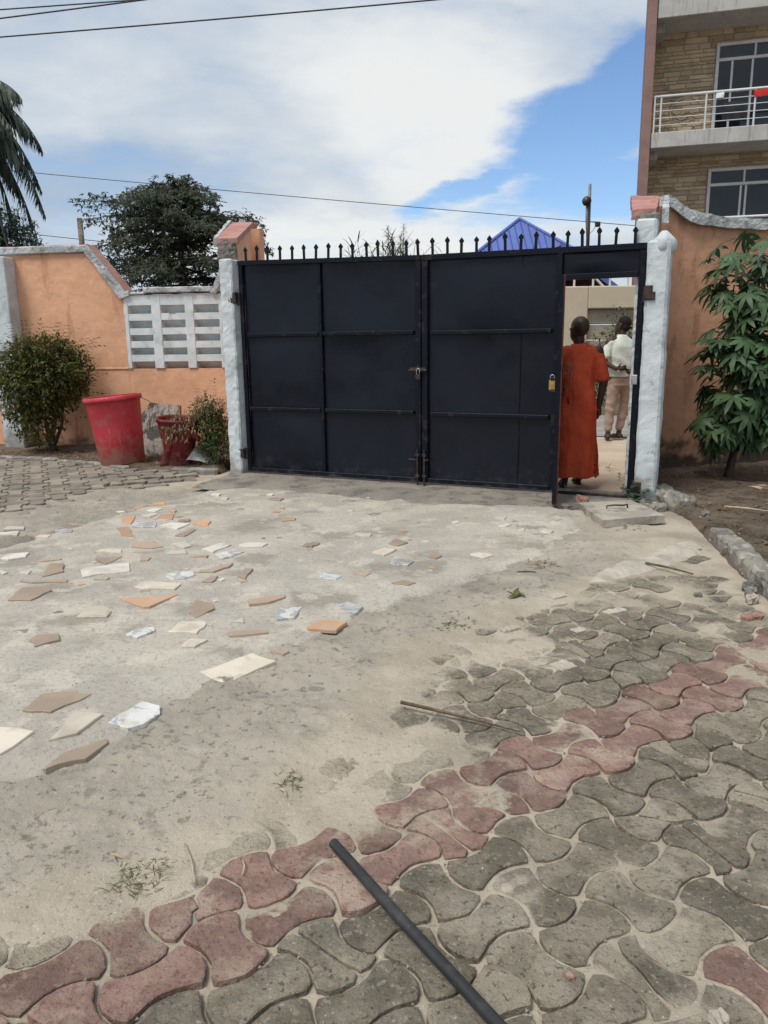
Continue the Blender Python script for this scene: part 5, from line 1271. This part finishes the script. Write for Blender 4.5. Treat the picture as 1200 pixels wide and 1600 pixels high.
# ---- the man in the orange robe
rp = thing('person', 'bald man in a long orange robe walking out through the open wicket door', 'person', (1.925, 7.66, .035), R(-4))
B = head((-.005, .01, 1.56), R(26), 1.06)
B += [('c', (0, .01, 1.36), .05, (-.003, .005, 1.48), .055), ('e', (0, 0, 1.18), (.17, .10, .22)), ('e', (0, 0, .93), (.155, .11, .16)), ('c', (-.14, .01, 1.34), .045, (.14, .01, 1.34), .045), ('c', (0, .01, 1.0), .09, (0, .01, 1.28), .085)]
B += [('c', (.185, 0, 1.355), .055, (.245, -.03, 1.06), .044), ('c', (.245, -.03, 1.06), .043, (.222, .02, .83), .029)]
B += hand((.220, .022, .825), (-.05, .05, -1), (-.15, 1, .1), (-.9, .1, 0))
B += [('c', (-.185, 0, 1.355), .055, (-.25, -.02, 1.06), .044), ('c', (-.25, -.02, 1.06), .043, (-.24, .10, .84), .029)]
B += hand((-.24, .10, .835), (.05, .15, -1), (.15, 1, .1), (.9, .1, 0))
B += [('c', (-.085, 0, .88), .09, (-.095, .03, .50), .062), ('c', (-.095, .03, .50), .060, (-.10, -.07, .145), .040), ('c', (-.10, -.075, .12), .036, (-.10, -.045, .085), .034), ('c', (-.10, -.06, .075), .034, (-.10, .09, .03), .036, .7), ('c', (-.10, .09, .03), .036, (-.10, .14, .025), .03, .6)]
B += [('c', (.085, 0, .88), .09, (.09, .16, .50), .062), ('c', (.09, .16, .50), .060, (.09, .24, .11), .040), ('c', (.09, .225, .05), .036, (.095, .38, .035), .036, .7), ('c', (.09, .24, .11), .036, (.09, .235, .06), .036)]
blob('body', B, M['skin'], rp, .008, 2)
def robe_fold(p):
    k = max(0, min(1, (1.30-p.z)/.9)); dz = math.sin(p.x*20+p.z*4+2*mnoise.noise(p*2.5))
    diag = math.sin((p.x*.8+p.z*.55)*24+3*mnoise.noise(p*2))
    return .016*mnoise.noise(Vector((p.x*8, p.y*8, p.z*1.8)))+.008*dz*k+.008*diag*(1-k*.5)+.006*mnoise.noise(p*14)
RB = [('l', [(.02, .03, .118, .225, .175, .03), (.018, .03, .30, .212, .165, .03), (.015, .03, .55, .195, .155, .026), (.008, .01, .78, .185, .148, .018), (0, 0, .92, .172, .14, .01), (0, 0, 1.05, .162, .128, .008), (0, 0, 1.2, .17, .122, .006), (0, 0, 1.30, .172, .112, 0), (0, 0, 1.365, .140, .095, 0), (0, 0, 1.41, .085, .076, 0), (0, 0, 1.43, .070, .066, 0)]),
      ('c', (.11, 0, 1.345), .066, (.186, -.005, 1.305), .068), ('c', (.186, -.005, 1.305), .068, (.232, -.022, 1.10), .070), ('c', (-.11, 0, 1.345), .066, (-.186, -.005, 1.305), .068), ('c', (-.186, -.005, 1.305), .068, (-.236, -.016, 1.10), .070)]
blob('robe', RB, M['robe'], rp, .010, 4, robe_fold)
for k, (p, q) in enumerate((((-.10, -.085, .052), (-.10, .14, .004)), ((.09, .21, .004), (.095, .42, .004)))):
    d = Vector(q)-Vector(p); mb = MB(); n = 14; o2 = []
    for t in range(n): 
        a = 6.2832*t/n; w = .043*(1+.12*math.sin(a)); o2.append((w*math.cos(a), .5*d.length+(.5*d.length+.012)*math.sin(a)))
    el = math.asin(d.z/d.length); Mq = Matrix.Translation(p) @ Matrix.Rotation(el, 4, 'X')
    mb.prism(o2, -.012, .008, 'z', Mq); mb.tube([Mq @ Vector(v) for v in ((-.042, .16, .0), (-.02, .15, .05), (.02, .15, .05), (.042, .16, 0))], .008, 6); mb.build('sandal', M['sandal'], rp)
# ---- the man in the pale shirt
wp = thing('person', 'man in a pale short sleeved shirt and beige trousers standing out in the street', 'person', (3.49, 11.40, .04), R(6))
B = head((0, .02, 1.655), R(42), 1.0)
B += [('c', (0, 0, 1.45), .06, (0, .01, 1.57), .054), ('e', (0, 0, 1.26), (.17, .105, .23)), ('e', (0, 0, .98), (.15, .105, .16)), ('c', (-.16, 0, 1.44), .06, (.16, 0, 1.44), .06), ('c', (0, 0, 1.05), .1, (0, 0, 1.38), .11)]
B += [('c', (-.195, 0, 1.43), .055, (-.285, -.05, 1.14), .044), ('c', (-.285, -.05, 1.14), .042, (-.14, -.17, 1.045), .029)] + hand((-.135, -.17, 1.045), (1, -.02, .10), (0, -.1, 1), (0, .6, .1), .95)
B += [('c', (.195, 0, 1.43), .055, (.285, -.05, 1.14), .044), ('c', (.285, -.05, 1.14), .042, (.16, -.15, 1.00), .029)] + hand((.155, -.15, 1.0), (-1, -.02, .05), (0, -.1, 1), (0, .6, .1), .95)
for s_, kx, ax, ay in ((-1, -.125, -.15, .0), (1, .12, .06, .10)):
    B += [('c', (s_*.085, 0, .92), .085, (kx, ay*.6+.02, .50), .06), ('c', (kx, ay*.6+.02, .50), .055, (ax, ay, .10), .036)]
blob('body', B, M['skin'], wp, .009, 2)
Rm = Matrix.Rotation(R(42), 3, 'Z'); hc = Vector((0, .02, 1.655))
blob('hair', [('e', hc+Rm @ Vector((0, -.028, .045)), (.084, .098, .093), Rm), ('e', hc+Rm @ Vector((0, -.05, -.02)), (.073, .066, .07), Rm)], M['hair'], wp, .008, 2)
sf = lambda p: .008*mnoise.noise(p*6)+.006*math.sin(p.z*30+p.x*22+4*mnoise.noise(p*3))*max(0, 1-abs(p.z-1.1)*2.2)
blob('shirt', [('l', [(0, 0, .93, .188, .145, .012), (0, 0, 1.05, .18, .135, .012), (0, 0, 1.2, .185, .132, .006), (0, 0, 1.36, .192, .122, 0), (0, 0, 1.45, .15, .09, 0), (0, 0, 1.50, .078, .07, 0), (0, 0, 1.525, .068, .064, 0)]),
      ('c', (-.10, 0, 1.425), .066, (-.195, -.005, 1.405), .062), ('c', (-.195, -.005, 1.405), .062, (-.258, -.035, 1.22), .068), ('c', (.10, 0, 1.425), .066, (.195, -.005, 1.405), .062), ('c', (.195, -.005, 1.405), .062, (.258, -.035, 1.22), .068)], M['shirt'], wp, .011, 7, sf)
TP = [('l', [(0, 0, .80, .165, .125, .004), (0, 0, .90, .168, .125, .004), (0, 0, .97, .158, .118, 0)])]
for s_, kx, ax, ay in ((-1, -.125, -.15, .0), (1, .12, .06, .10)):
    TP += [('c', (s_*.082, 0, .84), .095, (kx, ay*.6+.015, .50), .078), ('c', (kx, ay*.6+.015, .50), .076, (ax, ay, .17), .058)]
blob('trousers', TP, M['trousers'], wp, .011, 2, lambda p: .007*mnoise.noise(p*9)+.004*math.sin(p.z*45+5*mnoise.noise(p*4)))
for ax, ay, rz_ in ((-.15, .0, .25), (.06, .10, -.25)):
    c = Vector((ax, ay, 0)); f_ = Vector((math.sin(-rz_)*-1, math.cos(rz_), 0))
    blob('shoe', [('c', c+Vector((0, 0, .05))-f_*.04, .042, c+Vector((0, 0, .038))+f_*.12, .042, .8), ('c', c+Vector((0, 0, .038))+f_*.12, .042, c+Vector((0, 0, .03))+f_*.17, .034, .7), ('c', c+Vector((0, 0, .1)), .04, c+Vector((0, 0, .05)), .045)], M['sandal'], wp, .01, 2)

# ================================================================ BEYOND THE GATE
bw = thing('street_wall', 'beige rendered wall across the street with a sunken boarded bay', 'wall', (0, 16, 0))
mb = MB(); mb.box((-6, 0, -.1), (4.17, .3, 2.55), .02); mb.build('wall_pier', M['beige'], bw)
mb = MB(); mb.box((4.17, .002, 2.11), (9, .3, 2.552), .02); mb.build('wall_band', M['beige'], bw)
for k in range(7):
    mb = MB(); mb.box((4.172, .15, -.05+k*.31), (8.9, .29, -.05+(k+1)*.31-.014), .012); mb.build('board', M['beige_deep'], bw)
rl = thing('wall_railing', 'white railing with a slanting brace on top of the beige street wall', 'railing', (0, 16.12, 2.54))
for x in (3.90, 4.28, 4.62, 4.98): MB().tube([(x, 0, 0), (x, 0, .62)], .022, 8).build('post', M['house_white'], rl)
MB().tube([(4.0, .02, .50), (4.50, .02, 0)], .025, 6).build('brace', M['house_white'], rl)
MB().tube([(3.6, 0, .60), (5.2, 0, .60)], .02, 6).build('rail', M['house_white'], rl)
MB().tube([(4.05, .05, .16), (4.2, .05, .42), (4.33, .05, .20)], .02, 6).build('bracket', M['house_white'], rl)
rs = random.Random(51)
bush('street_bush', 'loose green bush in front of the sunken bay across the street', (4.55, 15.3, .04), [(0, 0, .95, .55, .35, .75), (.30, 0, 1.35, .42, .3, .5), (-.3, 0, .8, .35, .3, .5), (.1, 0, 1.75, .3, .2, .28)], 3600, .075, .035, ['leaf_shrub'],
     [([(0, 0, 0), (.05, 0, .8), (.2, 0, 1.5)], .03, .01)], rs, 'bush', shoots=.06)
# house with the dark roof and blue barge board
hs = thing('house', 'brown roofed house with blue barge board peeping over the beige street wall', 'house', (0, 21, 0))
MB().box((3.2, .6, -.1), (5.6, 5, 2.9), .03).build('house_wall', M['house_wall'], hs)
MB().prism([(3.3, 3.30), (4.70, 3.92), (6.2, 2.86), (6.17, 2.78), (4.70, 3.78), (3.3, 3.18)], .02, 5.4, 'y').build('roof', M['roof_dark'], hs)
MB().prism([(4.70, 3.95), (6.23, 2.88), (6.19, 2.74), (4.70, 3.80)], -.06, .0, 'y').build('barge_board', M['roof_blue'], hs)
# blue pyramid roof
bh = thing('blue_roofed_house', 'house with pointed bright blue metal roof showing above the gate spikes', 'house', (5.42, 31.6, 0))
MB().box((-2.0, -1.8, -.1), (2.0, 2.2, 4.2), .05).build('house_wall', M['beige'], bh)
zr, zb, hw = 6.10, 4.1, 2.62
ap = (0, 0, zr); cs = [(-hw, -hw, zb), (hw, -hw, zb), (hw, hw, zb), (-hw, hw, zb)]
MB().add([ap]+cs+[(x, y, z-.12) for x, y, z in cs], [(0, 1, 2), (0, 2, 3), (0, 3, 4), (0, 4, 1), (5, 6, 7, 8), (1, 2, 6, 5), (2, 3, 7, 6), (3, 4, 8, 7), (4, 1, 5, 8)]).build('roof_sheet', M['roof_blue'], bh)
for k in range(-9, 10):
    x = k*.26; top_ = 1-abs(x)/hw
    if top_ < .04: continue
    yb, yt = -hw, -hw*(1-top_); zt2 = zb+(zr-zb)*top_
    MB().tube([(x, yb-.01, zb+.02), (x, yt-.01, zt2+.02)], .020, 5).build('roof_rib', M['roof_blue_dark'], bh)
for c in cs[:2]: MB().tube([(c[0], c[1], c[2]+.03), (0, 0, zr+.03)], .062, 6).build('hip_cap', M['roof_blue'], bh)
# street lamp
lp = thing('lamp_post', 'slim lamp post with a round dark lamp head behind the gate', 'lamp post', (6.16, 24, 0))
MB().tube([(0, 0, 0), (0, 0, 4.9), (-.005, 0, 5.95)], [.07, .05, .042], 10).build('pole', M['galv'], lp, smooth=True)
MB().tube([(.0, -.05, 4.2), (-.06, -.06, 4.9), (-.09, -.07, 5.35)], [.045, .05, .035], 8).build('bracket', M['galv'], lp, smooth=True)
mb = MB(); mb.lathe([(.02, -.13), (.08, -.12), (.125, -.06), (.14, 0), (.12, .07), (.06, .12), (.01, .135)], 16, Matrix.Translation((-.10, -.07, 5.47)), True); mb.build('lamp_head', M['siren'], lp, smooth=True)
mb = MB(); mb.tube([(0, 0, 4.90), (.22, 0, 4.90)], .014, 6); mb.tube([(.02, 0, 4.55), (.14, 0, 4.66), (.24, 0, 4.82)], .008, 6); mb.box((.20, -.07, 4.76), (.34, .07, 4.90), .02, None); mb.build('flood_light', M['cable'], lp)

# ---- the flats
fb = thing('apartment_block', 'three storey flats with stone clad front, white balconies and dark windows', 'building', (6.39, 20.17, 0), R(-15))
MB().prism([(.06, 1.13), (9.5, 1.13), (9.5, 9), (.75, 9)], -.1, 12.5).build('wall', M['clad_joint'], fb)
MB().box((-.01, -.03, -.1), (.195, 1.12, 12.6), .015).build('corner_fin', M['fin'], fb)
MB().prism([(.03, 1.14), (.055, 1.14), (.745, 9), (.72, 9)], -.1, 12.45).build('side_wall', M['fin'], fb)
frs = random.Random(12); z = 4.25; wins = [(1.69, 4.3, 6.2, 8.54), (1.70, 4.3, 3.9, 5.68)]; nst = 0; variants = []
while z < 8.84 and nst < 298:
    h = frs.choice([.07, .09, .10, .12, .14]); x = .20-frs.random()*.3
    while x < 3.4 and nst < 298:
        w = frs.uniform(.22, .62); x0, x1 = max(x, .2), min(x+w, 3.5); x += w
        if x1-x0 < .07: continue
        blk = False
        for a, b, c, d in wins:
            if z+h > c and z < d and x1 > a-.02 and x0 < b: x1 = min(x1, a-.02) if x0 < a-.08 else x0
        if x1-x0 < .06: continue
        if 5.99 < z+h and z < 6.3: continue
        j = frs.uniform(.003, .016)
        MB().box((x0+.006, 1.125-.012-j, z+.006), (x1-.006, 1.135, z+h-.006), .012).build('stone', M['stone_clad'], fb, recalc=False); nst += 1
    z += h
for k, (zb_, zt2) in enumerate(((8.85, 9.34), (6.02, 6.37), (3.2, 3.55))):
    s = MB(); s.box((.21, 0, zb_), (9.4, 1.12, zt2), .015); s.build('balcony_slab', M['balcony'], fb)
    MB().box((.215, .35, zb_-.19), (.40, 1.125, zb_+.01), .01).build('bracket', M['balcony'], fb)
    if zb_ > 8: MB().box((.22, .01, 9.335), (9.4, .12, 10.2), .01).build('parapet', M['balcony'], fb); continue
    rail = MB(); rail.tube([(.255, .05, zt2+.80), (9.3, .05, zt2+.80)], .030, 10); rail.tube([(.255, .05, zt2+.80), (.255, 1.1, zt2+.80)], .028, 8)
    rl_ = rail.build('top_rail', M['alu'], fb, smooth=True)
    for m_ in range(1, 5):
        MB().tube([(.255, .05, zt2+.16*m_), (9.3, .05, zt2+.16*m_)], .010, 6).build('bar', M['alu'], rl_)
    for x in (.255, .40, 1.41, 2.48, 3.56, 4.6, 5.7, 6.8, 7.9, 9.0): MB().tube([(x, .05, zt2-.01), (x, .05, zt2+.79)], .022, 8).build('post', M['alu'], rl_)
def window(x0, x1, z0, z1, tz, mull, panes):
    fr = MB()
    for a, b, c, d in ((x0, x0+.075, z0, z1), (x1-.07, x1, z0, z1), (x0+.076, x1-.071, z1-.075, z1), (x0+.076, x1-.071, z0, z0+.07), (x0+.076, x1-.071, tz-.035, tz+.035)): fr.box((a, 1.045, c), (b, 1.128, d), .008)
    for xm, lo_, hi_ in mull: fr.box((xm-.025, 1.05, lo_), (xm+.025, 1.12, hi_), .006)
    w = fr.build('window', M['alu'], fb)
    xs = [x0+.05]+[m_[0] for m_ in panes]+[x1-.05]
    for a, b in zip(xs[:-1], xs[1:]):
        for c, d in ((z0+.03, tz), (tz, z1-.03)): MB().box((a, 1.088+.004*((a*10) % 2), c), (b, 1.100+.004*((a*10) % 2), d), .001).build('pane', M['glass'], w)
window(1.68, 4.2, 6.38, 8.53, 8.15, ((2.06, 6.45, 8.11), (2.52, 6.45, 8.11), (2.56, 8.19, 8.46), (3.4, 6.45, 8.46)), ((2.06,), (2.54,), (3.4,)))
window(1.69, 4.2, 4.0, 5.67, 5.28, ((2.48, 4.05, 5.24), (2.60, 4.05, 5.24), (2.54, 5.32, 5.6), (3.4, 4.05, 5.6)), ((2.54,), (3.4,)))
em = MB(); em.tube([(1.06+.37*math.cos(a), 1.09, 7.03+.36*math.sin(a)) for a in np.linspace(.5, 3.5, 16)], .018, 6)
em.tube([(1.32+.10*math.cos(a), 1.09, 7.42+.10*math.sin(a)) for a in np.linspace(2.4, 6.0, 10)], .016, 6)
for k in range(3): em.tube([(.74+.55*t, 1.09, 6.82+.10*k+.05*math.sin(t*9+k)) for t in np.linspace(0, 1, 12)], .013, 6)
em.tube([(.70, 1.09, 6.58), (.76, 1.09, 6.72), (.80, 1.09, 6.60), (.88, 1.09, 6.72), (.92, 1.09, 6.58)], .016, 6); em.tube([(1.2, 1.09, 6.6), (1.27, 1.09, 6.74), (1.34, 1.09, 6.6)], .016, 6)
em.build('wall_emblem', M['stone_clad'], fb, smooth=True)
fmat = Matrix.Translation((6.39, 20.17, 0)) @ Matrix.Rotation(R(-15), 4, 'Z')
def cloth(label, x, w, z0, mat, drop, name='laundry', yy=.05):
    t = thing(name, label, 'laundry', tuple(fmat @ Vector((x, yy, z0))), R(-15)); b = MB(); n, m_ = 10, 8; vs = []; fs = []; r = random.Random(int(x*100))
    for i in range(n):
        for j in range(m_):
            u_, v_ = i/(n-1), j/(m_-1); s = (v_-.45)*2*drop; yb = -.036 if s > 0 else .036
            vs.append((u_*w+.02*mnoise.noise(Vector((u_*4, v_*3, x))), (yb if abs(s) > .05 else yb*.3)+.03*mnoise.noise(Vector((u_*5+x, v_*2, 1))), (.034-abs(s))+.015*mnoise.noise(Vector((u_*6, x, 2)))))
    for i in range(n-1):
        for j in range(m_-1): a = i*m_+j; fs.append((a, a+1, a+m_+1, a+m_))
    b.add(vs, fs).build('cloth', M[mat], t, smooth=True, recalc=False)
cloth('small white cloth hung over the upper balcony rail', 1.62, .17, 7.17, 'cloth_white', .16)
cloth('bright red cloth hung over the upper balcony rail', 2.44, .40, 7.17, 'cloth_red', .20)
cloth('dark blue clothes drying on the balcony behind the rail', 1.85, .55, 7.05, 'cloth_dark', .42, yy=.55)

# ================================================================ TREES BEHIND THE LEFT WALL
t = thing('umbrella_tree', 'broad dark tree with flat layered branches standing behind the orange wall', 'tree', (-5.45, 22, 0))
rs = random.Random(77); mb = MB(); lf = MB()
mb.tube([(0, 0, -.1), (.03, 0, 1.5), (-.02, .05, 3.0), (.02, 0, 4.4), (-.03, 0, 5.6)], [.17, .14, .115, .075, .03], 9)
TIER = [(2.4, 2.0, .5), (2.95, 2.35, .45), (3.4, 2.6, .35), (3.85, 2.8, .3), (4.25, 2.95, .22), (4.6, 2.9, .16), (4.92, 2.6, .14), (5.2, 2.05, .12), (5.45, 1.4, .1), (5.66, .8, .08)]
for ti, (z, rad, dr) in enumerate(TIER):
    nb = 13 if rad > 1.2 else 8
    for k in range(nb):
        a = 6.2832*k/nb+ti*1.3+rs.uniform(-.25, .25); L = rad*rs.uniform(.55, 1.12); d = Vector((math.cos(a), math.sin(a), 0)); sag = dr*rs.uniform(.5, 1.4)
        if d.x > .75 and L > rad*.85: L *= .8
        if ti < 5 and -.5 < d.x < .9 and rs.random() < .40: continue
        zj = rs.gauss(0, .16); pth = [Vector((0, 0, z-.15+zj*.4))+d*L*s_+Vector((0, 0, (.28+zj)*s_-(.28+sag)*s_*s_*s_)) for s_ in (0, .25, .5, .75, 1)]
        mb.tube(pth, [.04, .03, .022, .014, .006], 5)
        for s_ in np.linspace(.22, 1, int(30*L/2)+6):
            f_ = s_*4; i = min(int(f_), 3); p = pth[i].lerp(pth[i+1], f_-i); sd_ = d.cross(UP)
            wdt = .34*L/2*(1.05-abs(s_-.6))
            for _ in range(3):
                q = p+sd_*rs.gauss(0, wdt*.55)+Vector((0, 0, rs.gauss(-.01, .085)))+d*rs.uniform(-.08, .08)
                for m_ in range(3):
                    dd = Vector((rs.uniform(-1, 1), rs.uniform(-1, 1), rs.uniform(-.55, .25))); leaf_quads(lf, q, dd, UP, rs.uniform(.09, .17), rs.uniform(.045, .07), .25, 1)
mb.build('trunk', M['bark'], t, recalc=False, smooth=True); lf.build('crown', M['leaf_tree'], t, recalc=False)
# palm at the left edge
t = thing('palm_tree', 'palm tree with drooping fronds at the left edge of the sky', 'palm', (-7.65, 15, -.35))
MB().tube([(0, 0, .25), (-.1, 0, 2.5), (-.05, 0, 4.6), (0, 0, 5.75)], [.19, .16, .14, .12], 10).build('trunk', M['bark'], t, smooth=True)
def frond(az, L, rise, droop, seed):
    r = random.Random(seed); d = Vector((math.cos(az), math.sin(az), 0)); N = 34; b = MB(); pts = []
    for k in range(N+1):
        s_ = k/N; pts.append(Vector((0, 0, 5.75))+d*L*(s_-.16*s_**3)+Vector((0, 0, rise*math.sin(min(1, s_*1.5)*1.5708)-droop*s_**2.2)))
    b.tube(pts[::2], list(np.linspace(.028, .006, len(pts[::2]))), 5); sd_ = d.cross(UP)
    for k in range(3, N+1):
        s_ = k/N; LL = .62*(math.sin(math.pi*min(.97, s_*.86+.13))**.6)
        for sg in (-1, 1):
            for m_ in range(3):
                tng = (pts[k]-pts[k-1]).normalized(); dd = tng*.55+sd_*sg*r.uniform(.25, .6)+Vector((0, 0, -.75+r.uniform(-.25, .2)))
                leaf_quads(b, pts[k]+tng*r.uniform(-.03, .03), dd, UP if abs(dd.normalized().z) < .9 else d, LL*r.uniform(.8, 1.15), .05, .22, 1)
    return b.build('frond', M['leaf_palm'], t, recalc=False)
for k, (az, L, ri, dr_) in enumerate(((0, 1.75, .25, 1.75), (-.35, 1.55, .55, .75), (.3, 1.5, .05, 2.3), (.75, 1.7, .5, 1.4), (-.9, 1.7, .4, 1.6), (1.4, 1.9, .5, 1.3), (2.1, 1.9, .5, 1.2), (2.8, 1.9, .4, 1.6), (3.5, 1.9, .6, 1.2), (4.2, 1.9, .3, 1.6), (4.9, 1.7, .5, 1.5), (.1, 1.2, .75, .3), (2.5, 1.3, .9, .3), (-.25, 1.0, -.1, 2.2), (.5, 1.1, .1, 2.5), (-.2, 1.65, .85, .45), (.15, 1.75, .65, 1.0), (-.5, 1.5, .75, .9))):
    frond(az, L, ri, dr_, k)
rs = random.Random(88)
bush('dense_tree', 'dense dark green tree top below the palm at the left edge', (-7.0, 14.2, 0), [(0, 0, 3.05, .95, .7, .9), (.55, 0, 3.1, .5, .5, .6), (-.6, 0, 2.9, .8, .6, .9), (.15, 0, 3.45, .6, .5, .5)], 15000, .085, .036, ['leaf_dark'], [([(0, 0, -.1), (0, 0, 1.2), (.05, 0, 2.4)], .09, .04)], rs, 'tree', sprig=6)
# reeds behind the gate
t = thing('reed_clump', 'tall feathery grass plumes and narrow leaves showing above the gate', 'reeds', (.15, 20, 0))
mb = MB(); lf = MB(); rs = random.Random(91)
for k in range(46):
    x0 = rs.gauss(0, .45); z1 = rs.uniform(3.2, 3.9); tip = Vector((x0*1.25+rs.uniform(-.15, .15), rs.uniform(-.3, .3), z1)); mb.tube([(x0*.5, 0, 0), (x0*.8, 0, z1*.6), tuple(tip)], [.015, .012, .006], 5)
    for j in range(16):
        p = Vector((x0*.8, 0, z1*.6)).lerp(tip, j/15); d = Vector((rs.uniform(-1, 1), rs.uniform(-.6, .6), rs.uniform(.2, 1.3))); leaf_quads(lf, p, d, UP, rs.uniform(.3, .55), .032, .5, 2)
pm = MB()
for x0, z1 in ((.02, 4.28), (.40, 4.33), (.33, 4.05), (.12, 4.1)):
    mb.tube([(x0*.6, 0, 0), (x0, 0, 3), (x0+.02, 0, z1)], [.015, .011, .005], 5)
    for j in range(150):
        s_ = rs.random(); p = Vector((x0+.02, 0, z1-.85*s_)); d = Vector((rs.uniform(-1, 1), rs.uniform(-1, 1), rs.uniform(-.2, 1.2))); leaf_quads(pm, p, d, UP, .06+.13*math.sin(math.pi*min(1, s_+.1)), .014, .5, 1)
mb.build('stem', M['stem'], t, recalc=False); lf.build('foliage', M['leaf_shrub'], t, recalc=False); pm.build('plume', M['reed'], t, recalc=False)
# low house seen under the tree
lh = thing('low_house', 'low house with pale sheet roof half hidden under the dark tree', 'house', (-8.6, 32, 0))
MB().box((-1.5, 0, -.1), (3.2, 4, 2.95), .03).build('house_wall', M['house_wall'], lh)
MB().add([(-2, -.4, 2.95), (3.6, -.4, 2.95), (3.6, 2.2, 3.75), (-2, 2.2, 3.75), (-2, -.4, 2.85), (3.6, -.4, 2.85), (3.6, 2.2, 3.65), (-2, 2.2, 3.65)], [(0, 1, 2, 3), (4, 5, 6, 7), (0, 1, 5, 4), (1, 2, 6, 5), (2, 3, 7, 6), (3, 0, 4, 7)]).build('roof', M['sheet_roof'], lh)
dh = thing('hedge', 'dark hedge line under the broad tree behind the vent panel', 'hedge', (-5.2, 24.5, 0)); lf = MB(); rs = random.Random(5)
for _ in range(5200):
    p = Vector((rs.uniform(-3.4, 3.6), rs.gauss(0, .35), rs.uniform(0, 3.05)+.25*mnoise.noise(Vector((rs.random()*0, 1, 2))))); leaf_quads(lf, p, rvec(rs), UP, .2, .11, .2, 1)
lf.build('foliage', M['leaf_dark'], dh, recalc=False); MB().tube([(0, 0, 0), (0, 0, 2)], .05, 6).build('stem', M['bark'], dh)
# small concrete post beyond the wall and cables
t = tag(MB().box((-.036, -.036, 0), (.036, .036, 3.50), .008).build('fence_post', M['stone'], loc=(-4.80, 13, 0)), 'slender grey post rising just behind the top of the left wall', 'post')
def cable(name, label, a, b, sag, r, n=24, mat='cable'):
    a, b = Vector(a), Vector(b); o = MB().tube([a.lerp(b, k/n)-Vector((0, 0, sag*4*(k/n)*(1-k/n))) for k in range(n+1)], r, 6).build(name, M[mat], smooth=True); tag(o, label, 'cable', 'cables across the sky')
cable('overhead_cable', 'lowest and longest of the black cables crossing the upper left corner', (-13.8, 12.6, 5.55), (9.2, 11.6, 6.66), .12, .010, 30)
cable('overhead_cable', 'second black cable of the upper left corner, above the longest one', (-13.8, 12, 5.22), (5, 12, 7.15), .10, .010)
cable('overhead_cable', 'topmost short black cable in the upper left corner', (-13.8, 12, 5.72), (6, 12, 6.75), .06, .009)
cable('overhead_cable', 'thin cable running from the palm over the tree and gate to the lamp post', (-22, 24, 7.7), (16, 24, 4.05), .12, .011, 40, 'cable_far')
cable('overhead_cable', 'faint thin wire low over the left wall beside the palm', (-14, 20, 4.9), (-4, 22, 3.9), .05, .009)
cable('guy_wire', 'black stay wire slanting down beside the palm at the left edge', (-6.65, 13, 6.8), (-5.67, 13, 1.2), .0, .016, 6)
